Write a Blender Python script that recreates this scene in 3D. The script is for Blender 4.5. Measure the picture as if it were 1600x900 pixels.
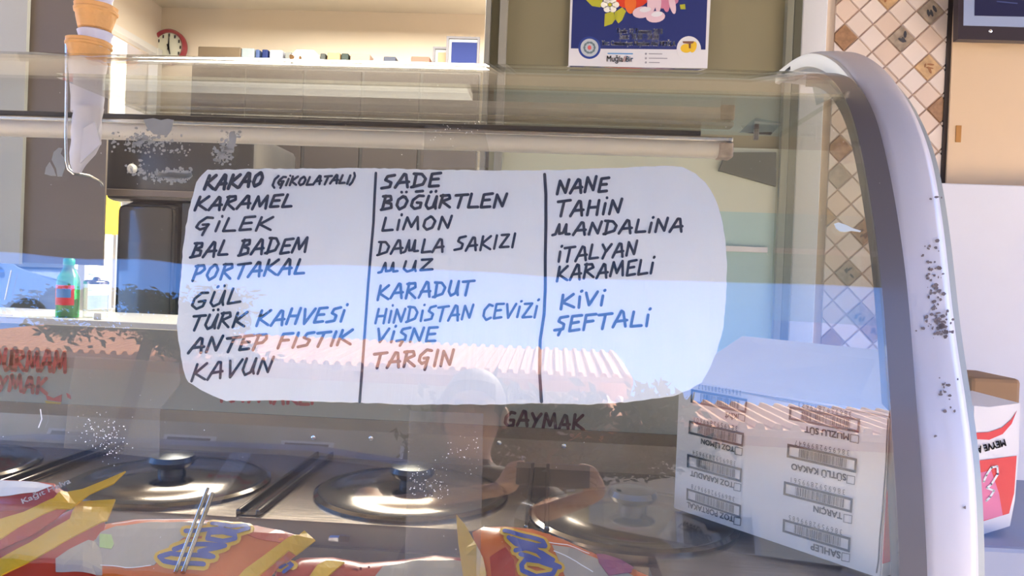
import bpy, bmesh, math, random
from mathutils import Vector, Matrix
random.seed(7)
for o in list(bpy.data.objects): bpy.data.objects.remove(o)
SC = bpy.context.scene
C = SC.collection
H = 1.25                                   # eye height above the pavement
# ------------------------------------------------------------------ camera
FPX = 1200.0
YAW, PIT, ROL = math.radians(3.0), math.radians(-0.6), math.radians(2.3)
FW = Vector((-math.sin(YAW)*math.cos(PIT), math.cos(YAW)*math.cos(PIT), math.sin(PIT)))
R0 = FW.cross(Vector((0, 0, 1))).normalized(); U0 = R0.cross(FW)
RT = R0*math.cos(ROL) + U0*math.sin(ROL); UP = U0*math.cos(ROL) - R0*math.sin(ROL)
cd = bpy.data.cameras.new('camera'); cam = bpy.data.objects.new('camera', cd); C.objects.link(cam)
cd.sensor_width = 36; cd.lens = 36*FPX/1600; cd.clip_start = 0.02; cd.clip_end = 300
m = Matrix((RT, UP, -FW)).transposed().to_4x4(); m.translation = Vector((0, 0, H)); cam.matrix_world = m
SC.camera = cam
# ------------------------------------------------------------------ sky, sun, exposure
w = bpy.data.worlds.new('sky'); SC.world = w; w.use_nodes = True
nt = w.node_tree; bg = nt.nodes['Background']
tc = nt.nodes.new('ShaderNodeTexCoord'); sx = nt.nodes.new('ShaderNodeSeparateXYZ'); rp = nt.nodes.new('ShaderNodeValToRGB')
nt.links.new(tc.outputs['Generated'], sx.inputs[0]); nt.links.new(sx.outputs['Z'], rp.inputs[0]); nt.links.new(rp.outputs[0], bg.inputs[0])
cr = rp.color_ramp
cr.elements[0].position = 0.0; cr.elements[0].color = (.32, .45, .70, 1)
cr.elements[1].position = 1.0; cr.elements[1].color = (.05, .13, .42, 1)
e = cr.elements.new(.30); e.color = (.125, .315, .84, 1)
e = cr.elements.new(.62); e.color = (.07, .20, .62, 1)
bg.inputs[1].default_value = 6.6
sd = bpy.data.lights.new('sun', 'SUN'); sd.energy = 39; sd.angle = .009; sd.color = (1, .86, .68)
so = bpy.data.objects.new('sun', sd); C.objects.link(so)
so.rotation_euler = Vector((-.28, .50, -.82)).to_track_quat('-Z', 'Y').to_euler()
ad = bpy.data.lights.new('room_light', 'AREA'); ad.shape = 'RECTANGLE'; ad.size = 3.2; ad.size_y = 1.4; ad.energy = 380; ad.color = (1, .94, .84)
ao = bpy.data.objects.new('room_light', ad); C.objects.link(ao); ao.location = (-.3, 3.7, H+1.60)
SC.view_settings.view_transform = 'Standard'; SC.view_settings.look = 'None'
SC.view_settings.exposure = -0.06; SC.view_settings.gamma = 1.0; SC.view_settings.use_curve_mapping = False
SC.cycles.transparent_max_bounces = 24; SC.cycles.max_bounces = 10

# ------------------------------------------------------------------ helpers
def ray(px, py): return FW + RT*((px-800)/FPX) + UP*((450-py)/FPX)
def P(px, py, Y):                              # the point of the plane y=Y seen at a pixel of the photograph
    d = ray(px, py); return Vector((0, 0, H)) + d*(Y/d.y)
def V(x, y, z): return Vector((x, y, z+H))     # z counted from eye height
class Pl:                                      # a plane in space with a normal towards the viewer
    def __init__(s, p0, n): s.p0 = p0; s.n = n.normalized()
    def hit(s, px, py, off=0):
        d = ray(px, py); o = Vector((0, 0, H)); t = (s.p0-o).dot(s.n)/d.dot(s.n); return o+d*t+s.n*off
PROF = [(-.62, .80), (-.40, .797), (-.288, .808), (-.20, .828), (-.13, .847), (-.028, .873), (.03, .891), (.096, .918), (.15, .945),
        (.184, .965), (.22, .988), (.251, 1.017), (.283, 1.058), (.307, 1.10), (.325, 1.155), (.334, 1.20), (.337, 1.24)]
def smooth(pts, n=4):                          # cubic B-spline through the middle of the points
    p = [pts[0]]+list(pts)+[pts[-1]]; out = [pts[0]]
    for i in range(1, len(p)-2):
        for k in range(n):
            t = k/n; b = ((1-t)**3/6, (3*t**3-6*t*t+4)/6, (-3*t**3+3*t*t+3*t+1)/6, t**3/6)
            out.append(tuple(sum(b[j]*p[i-1+j][c] for j in range(4)) for c in range(2)))
    out.append(pts[-1]); return out
GP = smooth(PROF, 5)                           # (z, y) of the outer face of the front glass
def gY(z):
    for a, b in zip(GP, GP[1:]):
        if a[0] <= z <= b[0] and b[0] > a[0]: return a[1]+(b[1]-a[1])*(z-a[0])/(b[0]-a[0])
    return GP[-1][1] if z > 0 else GP[0][1]
class Glass:                                   # positions on the curved front glass; off > 0 is towards the viewer
    def hit(s, px, py, off=0):
        d = ray(px, py); t = .9/d.y
        for i in range(40):
            q = d*t; t += (gY(q.z)-q.y)*.5
        q = d*t; k = (gY(q.z+.004)-gY(q.z-.004))/.008; n = Vector((0, -1, k)).normalized()
        return q+Vector((0, 0, H))+n*off
    def n(s): return None
GL = Glass()
MT = {}
def mat(name, col, rough=.5, metal=0, var=0, vs=8, bump=0, bs=60, alpha=None, stretch=None, emit=0, coat=0, spec=.5):
    if name in MT: return MT[name]
    m = bpy.data.materials.new(name); m.use_nodes = True; n = m.node_tree; b = n.nodes['Principled BSDF']
    b.inputs['Base Color'].default_value = (*col, 1); b.inputs['Roughness'].default_value = rough
    b.inputs['Metallic'].default_value = metal; b.inputs['Specular IOR Level'].default_value = spec
    if coat: b.inputs['Coat Weight'].default_value = coat; b.inputs['Coat Roughness'].default_value = .08
    t = n.nodes.new('ShaderNodeTexCoord'); mp = n.nodes.new('ShaderNodeMapping'); n.links.new(t.outputs['Object'], mp.inputs[0])
    if stretch: mp.inputs['Scale'].default_value = stretch
    if var:
        z = n.nodes.new('ShaderNodeTexNoise'); z.inputs['Scale'].default_value = vs; z.inputs['Detail'].default_value = 5
        mx = n.nodes.new('ShaderNodeMix'); mx.data_type = 'RGBA'
        mx.inputs[6].default_value = (*[max(0, c*(1-var)) for c in col], 1); mx.inputs[7].default_value = (*[min(1, c*(1+var)) for c in col], 1)
        n.links.new(mp.outputs[0], z.inputs['Vector']); n.links.new(z.outputs[0], mx.inputs[0]); n.links.new(mx.outputs[2], b.inputs['Base Color'])
    if bump:
        z = n.nodes.new('ShaderNodeTexNoise'); z.inputs['Scale'].default_value = bs; z.inputs['Detail'].default_value = 4
        bp = n.nodes.new('ShaderNodeBump'); bp.inputs['Strength'].default_value = bump; bp.inputs['Distance'].default_value = .004
        n.links.new(mp.outputs[0], z.inputs['Vector']); n.links.new(z.outputs[0], bp.inputs['Height']); n.links.new(bp.outputs[0], b.inputs['Normal'])
    if alpha is not None: b.inputs['Alpha'].default_value = alpha
    if emit: b.inputs['Emission Color'].default_value = (*col, 1); b.inputs['Emission Strength'].default_value = emit
    MT[name] = m; return m
def glassmat(name, tint=(.97, .98, .965), f0=.042, dust=.012, rough=0.0):
    m = bpy.data.materials.new(name); m.use_nodes = True; n = m.node_tree; n.nodes.clear(); L = n.links.new
    out = n.nodes.new('ShaderNodeOutputMaterial'); tr = n.nodes.new('ShaderNodeBsdfTransparent'); gl = n.nodes.new('ShaderNodeBsdfGlossy')
    df = n.nodes.new('ShaderNodeBsdfDiffuse'); df.inputs[0].default_value = (.8, .78, .72, 1)
    tr.inputs[0].default_value = (*tint, 1); gl.inputs['Roughness'].default_value = rough
    g = n.nodes.new('ShaderNodeNewGeometry'); dt = n.nodes.new('ShaderNodeVectorMath'); dt.operation = 'DOT_PRODUCT'
    L(g.outputs['Normal'], dt.inputs[0]); L(g.outputs['Incoming'], dt.inputs[1])
    def M(op, a, b=None):
        x = n.nodes.new('ShaderNodeMath'); x.operation = op
        for i, s in enumerate((a, b)):
            if s is None: continue
            if isinstance(s, (int, float)): x.inputs[i].default_value = s
            else: L(s, x.inputs[i])
        return x.outputs[0]
    c = M('ABSOLUTE', dt.outputs['Value']); k = M('POWER', M('SUBTRACT', 1, c), 5.0); f = M('ADD', M('MULTIPLY', k, 1-f0), f0)
    mx = n.nodes.new('ShaderNodeMixShader'); L(f, mx.inputs[0]); L(tr.outputs[0], mx.inputs[1]); L(gl.outputs[0], mx.inputs[2])
    last = mx.outputs[0]
    if dust:
        tx = n.nodes.new('ShaderNodeTexCoord'); nz = n.nodes.new('ShaderNodeTexNoise'); nz.inputs['Scale'].default_value = 7; nz.inputs['Detail'].default_value = 8
        L(tx.outputs['Object'], nz.inputs['Vector']); dd = M('MULTIPLY', nz.outputs[0], dust*2)
        m2 = n.nodes.new('ShaderNodeMixShader'); L(dd, m2.inputs[0]); L(last, m2.inputs[1]); L(df.outputs[0], m2.inputs[2]); last = m2.outputs[0]
    L(last, out.inputs[0]); MT[name] = m; return m
GLASS = glassmat('case_glass', f0=.072)
GLASS2 = glassmat('side_glass', tint=(.95, .94, .88), dust=.01)
TAPE = glassmat('clear_tape_film', tint=(.93, .92, .88), f0=.03, dust=.05, rough=.12)
PLAST = glassmat('clear_plastic', tint=(.85, .88, .88), f0=.06, dust=.05, rough=.05)
GREEN = glassmat('green_bottle_glass', tint=(.18, .78, .32), f0=.05, dust=.10)
def tag(o, label=None, cat=None, group=None, kind=None):
    if label: o['label'] = label
    if cat: o['category'] = cat
    if group: o['group'] = group
    if kind: o['kind'] = kind
    return o
def empty(name, loc, label, cat, group=None):
    o = bpy.data.objects.new(name, None); C.objects.link(o); o.location = loc; o.empty_display_size = .05
    bpy.context.view_layer.update(); tag(o, label, cat, group); return o
def obj(name, bm, m, parent=None, smooth_=False, world=True):
    me = bpy.data.meshes.new(name)
    bmesh.ops.recalc_face_normals(bm, faces=bm.faces)
    if smooth_:
        for f in bm.faces: f.smooth = True
    bm.to_mesh(me); bm.free(); me.materials.append(m if not isinstance(m, str) else MT[m])
    o = bpy.data.objects.new(name, me); C.objects.link(o)
    if parent:
        o.parent = parent
        if world: o.matrix_parent_inverse = Matrix.Translation(-wpos(parent))
    if smooth_:
        try: me.set_sharp_from_angle(angle=math.radians(40))
        except Exception: pass
    return o
def wpos(p): return Vector(p.location) if p.type == 'EMPTY' else Vector()   # meshes carry world coordinates
def nb(): return bmesh.new()
def box(bm, x0, x1, y0, y1, z0, z1, bev=0):
    vs = [bm.verts.new((x, y, z)) for x in (x0, x1) for y in (y0, y1) for z in (z0, z1)]
    fs = [bm.faces.new([vs[i] for i in q]) for q in ((0, 1, 3, 2), (4, 6, 7, 5), (0, 4, 5, 1), (2, 3, 7, 6), (0, 2, 6, 4), (1, 5, 7, 3))]
    if bev:
        es = set(e for f in fs for e in f.edges); bmesh.ops.bevel(bm, geom=list(es), offset=bev, segments=2, affect='EDGES', profile=.5)
    return bm
def zbox(bm, x0, x1, y0, y1, z0, z1, bev=0): return box(bm, x0, x1, y0, y1, z0+H, z1+H, bev)
def pxr(x0, y0, x1, y1, Y):                    # pixel rectangle -> x and z range at a depth
    cx, cy = (x0+x1)/2, (y0+y1)/2
    return P(x0, cy, Y).x, P(x1, cy, Y).x, P(cx, y1, Y).z, P(cx, y0, Y).z
def pxbox(bm, x0, y0, x1, y1, Y, dep, bev=0):
    a, b, c, d = pxr(x0, y0, x1, y1, Y); return box(bm, a, b, Y, Y+dep, c, d, bev)
def prism(bm, pts, vec):                       # closed polygon of world points pushed along a vector
    a = [bm.verts.new(p) for p in pts]; b = [bm.verts.new(Vector(p)+vec) for p in pts]
    bm.faces.new(a); bm.faces.new(b[::-1])
    for i in range(len(a)): j = (i+1) % len(a); bm.faces.new((a[i], b[i], b[j], a[j]))
    return bm
def lathe(bm, prof, base=Vector(), ax=Vector((0, 0, 1)), n=24, capb=True, capt=True, wob=0, wn=5):
    ax = ax.normalized(); u = ax.orthogonal().normalized(); v = ax.cross(u); rings = []
    for r, z in prof:
        rings.append([bm.verts.new(base+ax*z+(u*math.cos(a)+v*math.sin(a))*r*(1+wob*math.sin(wn*a+z*90))) for a in [2*math.pi*i/n for i in range(n)]])
    for A, B in zip(rings, rings[1:]):
        for i in range(n): j = (i+1) % n; bm.faces.new((A[i], A[j], B[j], B[i]))
    if capb: bm.faces.new(rings[0][::-1])
    if capt: bm.faces.new(rings[-1])
    return bm
def tube(bm, pts, r, n=8):
    pts = [Vector(p) for p in pts]; prev = None
    for i, p in enumerate(pts):
        d = (pts[min(i+1, len(pts)-1)]-pts[max(i-1, 0)]).normalized(); u = d.cross(Vector((.13, .2, .97))).normalized(); v = d.cross(u)
        ring = [bm.verts.new(p+(u*math.cos(2*math.pi*k/n)+v*math.sin(2*math.pi*k/n))*(r[i] if isinstance(r, (list, tuple)) else r)) for k in range(n)]
        if prev:
            for k in range(n): j = (k+1) % n; bm.faces.new((prev[k], prev[j], ring[j], ring[k]))
        else: bm.faces.new(ring[::-1])
        prev = ring
    bm.faces.new(prev); return bm
def sheet(bm, xs, prof, th):                   # profile (z, y) swept along x with thickness towards the back
    n = len(prof); nor = []
    for i in range(n):
        a, b = prof[max(0, i-1)], prof[min(n-1, i+1)]; t = Vector((0, b[1]-a[1], b[0]-a[0])).normalized(); nor.append(Vector((0, t.z, -t.y)))
    fr, bk = [], []
    for x in xs:
        fr.append([bm.verts.new(V(x, p[1], p[0])) for p in prof])
        bk.append([bm.verts.new(V(x, p[1], p[0])+nor[i]*th) for i, p in enumerate(prof)])
    for c in range(len(xs)-1):
        for i in range(n-1):
            bm.faces.new((fr[c][i], fr[c+1][i], fr[c+1][i+1], fr[c][i+1])); bm.faces.new((bk[c][i], bk[c][i+1], bk[c+1][i+1], bk[c+1][i]))
        bm.faces.new((fr[c][0], bk[c][0], bk[c+1][0], fr[c+1][0])); bm.faces.new((fr[c][-1], fr[c+1][-1], bk[c+1][-1], bk[c][-1]))
    for c, s in ((0, 1), (-1, -1)):
        for i in range(n-1):
            q = (fr[c][i], fr[c][i+1], bk[c][i+1], bk[c][i]); bm.faces.new(q[::s])
    return bm
def inpoly(p, poly):
    c = False; j = len(poly)-1
    for i in range(len(poly)):
        a, b = poly[i], poly[j]
        if (a[1] > p[1]) != (b[1] > p[1]) and p[0] < (b[0]-a[0])*(p[1]-a[1])/(b[1]-a[1])+a[0]: c = not c
        j = i
    return c
def slab(bm, surf, poly, off0, off1, sub=12):  # polygon drawn on a surface, as a solid between two offsets
    pts = []
    for i, a in enumerate(poly):
        b = poly[(i+1) % len(poly)]; L = math.hypot(b[0]-a[0], b[1]-a[1]); k = max(1, int(L/sub))
        for j in range(k): pts.append((a[0]+(b[0]-a[0])*j/k, a[1]+(b[1]-a[1])*j/k))
    t = bmesh.new(); vs = [t.verts.new((p[0], p[1], 0)) for p in pts]; t.faces.new(vs)
    xs = [p[0] for p in pts]; ys = [p[1] for p in pts]
    for ax, lo, hi in ((0, min(xs), max(xs)), (1, min(ys), max(ys))):
        k = max(1, min(40, int((hi-lo)/(sub*1.5))))
        for i in range(1, k):
            co = [0, 0, 0]; co[ax] = lo+(hi-lo)*i/k; no = [0, 0, 0]; no[ax] = 1
            bmesh.ops.bisect_plane(t, geom=t.verts[:]+t.edges[:]+t.faces[:], plane_co=co, plane_no=no)
    bmesh.ops.triangulate(t, faces=[f for f in t.faces if len(f.verts) > 4])
    A, B = {}, {}
    for v in t.verts:
        A[v] = bm.verts.new(surf.hit(v.co.x, v.co.y, off1)); B[v] = bm.verts.new(surf.hit(v.co.x, v.co.y, off0))
    for f in t.faces:
        bm.faces.new([A[v] for v in f.verts]); bm.faces.new([B[v] for v in f.verts][::-1])
    for e in t.edges:
        if len(e.link_faces) == 1: a, b = e.verts; bm.faces.new((A[a], A[b], B[b], B[a]))
    t.free(); return bm
# single-stroke hand lettering: every glyph is (width, [polylines]) on a unit-high box
G = {
'A': (.8, [[(0, 0), (.38, 1), (.5, .95), (.68, 0)], [(.12, .36), (.72, .40)]]),
'B': (.7, [[(.08, 0), (.14, 1)], [(0, .96), (.45, .98), (.5, .72), (.15, .55), (.55, .45), (.58, .12), (0, 0)]]),
'C': (.65, [[(.6, .9), (.35, 1), (.08, .65), (.06, .25), (.3, .0), (.6, .12)]]),
'Ç': (.75, [[(.68, .95), (.4, 1), (.1, .65), (.06, .3), (.25, .1), (.5, .25), (.58, .5), (.3, .48)], [(.56, .48), (.46, -.3)]]),
'D': (.8, [[(.12, 0), (.16, .98)], [(0, .98), (.45, .95), (.7, .6), (.6, .2), (0, 0)]]),
'E': (.65, [[(.6, 1), (.1, .96), (.06, .02), (.58, .06)], [(.08, .52), (.5, .55)]]),
'F': (.6, [[(.62, 1), (.1, .97), (.05, 0)], [(.07, .52), (.5, .55)]]),
'G': (.75, [[(.68, .95), (.4, 1), (.1, .65), (.06, .25), (.3, 0), (.6, .1), (.64, .45), (.36, .45)]]),
'H': (.75, [[(.1, 1), (.05, 0)], [(.65, 1), (.6, 0)], [(.08, .5), (.62, .52)]]),
'I': (.3, [[(.17, 1), (.12, 0)]]),
'İ': (.3, [[(.15, .75), (.12, 0)], [(.2, 1.12), (.22, 1.16)]]),
'K': (.78, [[(.12, 1), (.06, 0)], [(.66, 1), (.12, .45), (.75, .02)]]),
'L': (.65, [[(.12, 1), (.05, .02), (.62, .05)]]),
'M': (.95, [[(.02, 0), (.16, .98), (.44, .2), (.72, 1), (.86, 0)]]),
'm': (1.0, [[(-.1, .05), (.05, .12), (.22, .9), (.3, .15), (.5, .2), (.62, .9), (.66, .1), (.9, .12)]]),
'N': (.78, [[(.04, 0), (.12, .95), (.56, .08), (.68, 1)]]),
'O': (.78, [[(.38, 1), (.12, .75), (.06, .3), (.28, 0), (.58, .18), (.66, .65), (.48, .97), (.32, .98)]]),
'P': (.65, [[(.12, 1), (.05, 0)], [(0, .95), (.5, .98), (.6, .72), (.42, .48), (.1, .42)]]),
'R': (.74, [[(.12, 1), (.05, 0)], [(0, .95), (.5, .98), (.58, .72), (.12, .5), (.66, .02)]]),
'S': (.65, [[(.64, 1), (.25, .92), (.16, .65), (.5, .45), (.46, .12), (0, .02)]]),
'Ş': (.65, [[(.66, 1), (.25, .92), (.16, .68), (.5, .45), (.46, .12), (0, .05)], [(.34, .04), (.24, -.3)]]),
'T': (.75, [[(.02, .95), (.76, 1)], [(.4, .97), (.3, 0)]]),
'U': (.75, [[(.12, 1), (.06, .3), (.25, .0), (.5, .15), (.62, .98), (.62, .3), (.68, .02)]]),
'V': (.72, [[(.06, 1), (.28, .02), (.7, 1)]]),
'Y': (.72, [[(.08, 1), (.34, .5), (.68, 1)], [(.36, .55), (.18, 0)]]),
'Z': (.68, [[(.08, .95), (.58, .97), (.06, .04), (.66, .06)]]),
'(': (.45, [[(.4, 1.2), (.12, .8), (.1, .1), (.36, -.2)]]), ')': (.4, [[(.12, 1.2), (.3, .8), (.22, .1), (.02, -.2)]]), ' ': (.45, [])}
for a, b in (('Ö', 'O'), ('Ü', 'U')): G[a] = (G[b][0], G[b][1]+[[(.22, 1.3), (.23, 1.34)], [(.52, 1.32), (.53, 1.36)]])
G['Ğ'] = (G['G'][0], G['G'][1]+[[(.2, 1.3), (.58, 1.34)]])
def stroke(bm, surf, pts, wpx, off, th=.0004, taper=False):   # a flat inked line on a surface; points and width in photo pixels
    def disc(p, r):
        vs = [bm.verts.new(surf.hit(p[0]+r*math.cos(k*math.pi/4), p[1]+r*math.sin(k*math.pi/4), off)) for k in range(8)]; bm.faces.new(vs)
    for a, b in zip(pts, pts[1:]):
        L = math.hypot(b[0]-a[0], b[1]-a[1]) or 1; nx, ny = -(b[1]-a[1])/L*wpx/2, (b[0]-a[0])/L*wpx/2
        bm.faces.new([bm.verts.new(surf.hit(*q, off)) for q in ((a[0]+nx, a[1]+ny), (b[0]+nx, b[1]+ny), (b[0]-nx, b[1]-ny), (a[0]-nx, a[1]-ny))])
    for p in pts: disc(p, wpx/2)
def lettering(bm, surf, s, x0, y0, x1, y1, h, wpx, off, slant=.22, jit=.05, glyphs=G):
    tot = sum(glyphs[c][0] for c in s)+.12*(len(s)-1); L = math.hypot(x1-x0, y1-y0); dx, dy = (x1-x0)/L, (y1-y0)/L; sc = (L-slant*h*.6)/tot; u = 0
    for c in s:
        w_, st = glyphs[c]; jy = random.uniform(-jit, jit)*h; js = 1+random.uniform(-jit, jit)
        for pl in st:
            q = []
            for gx, gy in pl:
                gx += random.uniform(-.02, .02); gy += random.uniform(-.02, .02)
                a = (u+gx)*sc + gy*h*slant; b = gy*h*js+jy; q.append((x0+dx*a+dy*b, y0+dy*a-dx*b))
            stroke(bm, surf, q, wpx, off)
        u += w_+.12
def text_bm(s, hfac=1.0):                       # printed lettering from Blender's own font, as a flat mesh of width 1
    cu = bpy.data.curves.new('t', 'FONT'); cu.body = s; cu.resolution_u = 3; to = bpy.data.objects.new('t', cu); C.objects.link(to)
    bpy.context.view_layer.update(); me = bpy.data.meshes.new_from_object(to.evaluated_get(bpy.context.evaluated_depsgraph_get()))
    bpy.data.objects.remove(to); bpy.data.curves.remove(cu)
    bm = bmesh.new(); bm.from_mesh(me); bpy.data.meshes.remove(me)
    x0 = min(v.co.x for v in bm.verts); x1 = max(v.co.x for v in bm.verts)
    for v in bm.verts: v.co = Vector(((v.co.x-x0)/(x1-x0), v.co.y/(x1-x0)*hfac, 0))
    return bm
def ptext(bm, plane, s, a, b, off=.0006, hfac=1.0, bold=0):    # printed words from pixel a to pixel b along their baseline
    A = plane.hit(*a, off); B = plane.hit(*b, off); D = B-A; W = D.length; d = D/W; u = plane.n.cross(d)
    t = text_bm(s, hfac); mp = {}
    for k in ((0, 0),)+(((bold, bold), (-bold, -bold), (bold, -bold), (-bold, bold)) if bold else ()):
        mp = {v: bm.verts.new(A+d*(v.co.x*W+k[0])+u*(v.co.y*W+k[1])) for v in t.verts}
        for f in t.faces:
            try: bm.faces.new([mp[v] for v in f.verts])
            except ValueError: pass
    t.free()
def dup(o, parent=None):
    mi = o.matrix_parent_inverse.copy(); c = o.copy(); C.objects.link(c); c.parent = parent; c.matrix_parent_inverse = mi
    for ch in o.children: dup(ch, c)
    return c

# ------------------------------------------------------------------ materials
mat('cream_wall', (.66, .57, .44), .7, var=.05, vs=3, bump=.1)
mat('brown_wall', (.11, .085, .064), .6, var=.08, vs=4, bump=.1)
mat('pale_wall', (.34, .34, .30), .7, var=.04, bump=.1)
mat('ceiling_paint', (.66, .60, .48), .8, var=.03)
mat('floor_tile', (.33, .30, .26), .5, var=.1, bump=.1)
mat('pavement', (.42, .36, .29), .85, var=.15, vs=3, bump=.3)
mat('asphalt', (.40, .345, .28), .9, var=.12, vs=20, bump=.3)
mat('white_paint', (.50, .49, .50), .38, var=.03, vs=10, coat=.2)
mat('cream_lip', (.60, .58, .50), .5)
mat('grey_trim', (.11, .10, .098), .35, coat=.2)
mat('chip', (.17, .14, .13), .8)
mat('steel_deck', (.33, .26, .20), .26, metal=.65, var=.45, vs=7, bump=.12, bs=25, stretch=(1, 5, 1))
mat('steel_lid', (.20, .165, .135), .16, metal=.9, var=.15, vs=5)
mat('steel_bright', (.62, .60, .56), .25, metal=1)
mat('chrome', (.8, .8, .8), .12, metal=1)
mat('rear_panel', (.34, .30, .22), .5, var=.1, vs=5)
mat('white_plastic', (.60, .58, .53), .4)
mat('tube_white', (.70, .66, .60), .35)
mat('gasket', (.035, .033, .03), .5)
mat('black_plastic', (.02, .02, .022), .25)
mat('card_white', (.93, .91, .85), .75, var=.03, vs=5, bump=.12, bs=6, stretch=(22, 1, 1))
mat('card_raw', (.36, .27, .18), .9)
mat('box_white', (.60, .55, .49), .6, var=.04, vs=6, bump=.06, bs=20)
mat('box_ink', (.045, .04, .04), .6)
mat('ink', (.010, .028, .060), .55)
mat('red_print', (.62, .03, .04), .4)
mat('red_letter', (.50, .03, .015), .5)
mat('wafer', (.80, .42, .14), .75, var=.18, vs=40, bump=.5, bs=120)
mat('paper_lilac', (.70, .68, .74), .8, var=.04, vs=20, bump=.25, bs=25)
mat('pack_red', (.44, .035, .012), .28, var=.10, vs=9, bump=.35, bs=14, coat=.12)
mat('pack_orange', (.62, .12, .010), .28, var=.18, vs=9, bump=.35, bs=14, coat=.4)
mat('pack_yellow', (.70, .38, .012), .35, var=.08, vs=20, bump=.3, bs=60, coat=.3)
mat('pack_window', (.42, .34, .25), .3, var=.12, vs=18, coat=.5)
mat('print_blue', (.03, .06, .27), .4)
mat('print_purple', (.26, .05, .12), .5, var=.3, vs=60)
mat('print_green', (.42, .52, .16), .5)
mat('print_dark', (.12, .04, .01), .5)
mat('print_maroon', (.35, .02, .025), .4)
mat('print_pale', (.85, .80, .76), .5)

# ------------------------------------------------------------------ shop shell and street
def st(name, bm, m, parent=None, **k):
    o = obj(name, bm, m, parent, **k)
    if not parent: o['kind'] = 'structure'
    return o
st('floor', zbox(nb(), -3.0, 3.4, 1.4, 5.2, -H-.05, -H), 'floor_tile')
st('ceiling', zbox(nb(), -3.0, 3.4, 1.5, 5.2, 1.72, 1.82), 'ceiling_paint')
st('wall_back', zbox(nb(), -2.9, 3.4, 5.0, 5.12, -H, 1.72), 'cream_wall')
WL = -2.67
wl = nb(); zbox(wl, WL-.12, WL, 4.95, 5.0, -H, 1.72); zbox(wl, WL-.12, WL, 3.3, 4.95, 1.42, 1.72); zbox(wl, WL-.12, WL, 3.3, 4.95, -H, -.30)
st('wall_left', wl, 'cream_wall')
wf = nb(); zbox(wf, WL-.02, WL+.04, 4.90, 4.95, .06, 1.42); zbox(wf, WL-.02, WL+.03, 3.30, 4.90, 1.38, 1.42); zbox(wf, WL-.02, WL+.03, 3.30, 3.34, .06, 1.38)
win = st('window_1', wf, 'white_plastic')
st('pane', zbox(nb(), WL-.06, WL-.054, 3.3, 4.95, .08, 1.42), GLASS2, win)
wf = nb(); zbox(wf, WL-.02, WL+.02, 3.30, 4.26, .06, .09); zbox(wf, WL-.02, WL+.02, 3.30, 4.90, -.30, -.27); zbox(wf, WL-.02, WL+.02, 4.22, 4.26, -.27, .06)
win = st('window_2', wf, 'white_plastic')
st('pane', zbox(nb(), WL-.06, WL-.054, 3.3, 4.24, -.30, .08), glassmat('tinted_glass', tint=(.36, .40, .47), dust=.02), win)
st('pane', zbox(nb(), WL-.06, WL-.054, 4.24, 4.95, -.30, .08), GLASS2, win)
st('wall_added_fill', zbox(nb(), -22, -6.5, 20, 20.3, -H, 8), mat('yard_white', (.80, .78, .72), .9, var=.03))  # made-up sunlit wall, added so the window view burns out to white
a, b, c, d = pxr(42, -200, 160, 500, 3.2)
bb = nb(); zbox(bb, P(34, 300, 3.2).x, P(164, 300, 3.2).x, 3.2, 3.212, P(80, 412, 3.2).z-H, 1.72); st('wall_brown', bb, 'brown_wall')
st('wall_pale', zbox(nb(), -3.2, P(36, 220, 3.18).x, 3.18, 3.2, P(20, 412, 3.2).z-H, 1.72), 'pale_wall')
st('wall_right', zbox(nb(), P(1292, 300, 2.36).x, P(1494, 200, 2.36).x, 2.36, 2.45, -H, 1.9), mat('grout', (.42, .30, .23), .85))
st('trim_1', zbox(nb(), P(1250, 100, 2.33).x, P(1290, 100, 2.33).x, 2.33, 2.46, -H, 1.9, .004), mat('door_frame_white', (.62, .64, .66), .5))
xg = P(1496, 100, 2.30).x
bb = nb(); zbox(bb, xg+.006, xg+1.6, 2.345, 2.42, P(1540, 286, 2.3).z-H, 1.9); wbg = st('wall_beige', bb, mat('beige_board', (.62, .46, .29), .5, var=.06, vs=3, coat=.2))
st('rust_stain', pxbox(nb(), 1494, 196, 1502, 222, 2.342, .003), mat('rust', (.42, .20, .05), .8), wbg)
st('trim_2', zbox(nb(), xg-.007, xg+.006, 2.352, 2.42, -H, 1.9), mat('dark_gap', (.03, .02, .018), .8))
bb = nb(); zbox(bb, P(1470, 300, 2.27).x, xg+1.6, 2.27, 2.42, -H, P(1540, 288, 2.27).z-H, .004); st('wall_lower', bb, mat('pale_blue_board', (.60, .61, .66), .45, var=.03, coat=.2))
# front of the shop above and outside, the street and the houses across it
st('wall_front', zbox(nb(), -3.4, 3.6, 1.5, 1.62, 1.72, 3.2), 'cream_wall')
st('pavement', zbox(nb(), -14, 14, -1.0, 1.4, -H-.06, -H), 'pavement')
st('road', zbox(nb(), -40, 40, -9, -1.0, -H-.3, -H-.12), 'asphalt')
st('far_pavement', zbox(nb(), -40, 40, -16, -9, -H-.3, -H-.04), 'pavement')
st('yard', zbox(nb(), -60, -3.0, 1.4, 60, -H-.3, -H-.02), 'pavement')
st('ground', zbox(nb(), -150, 150, -150, 150, -H-.6, -H-.35), 'pavement')

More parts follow.
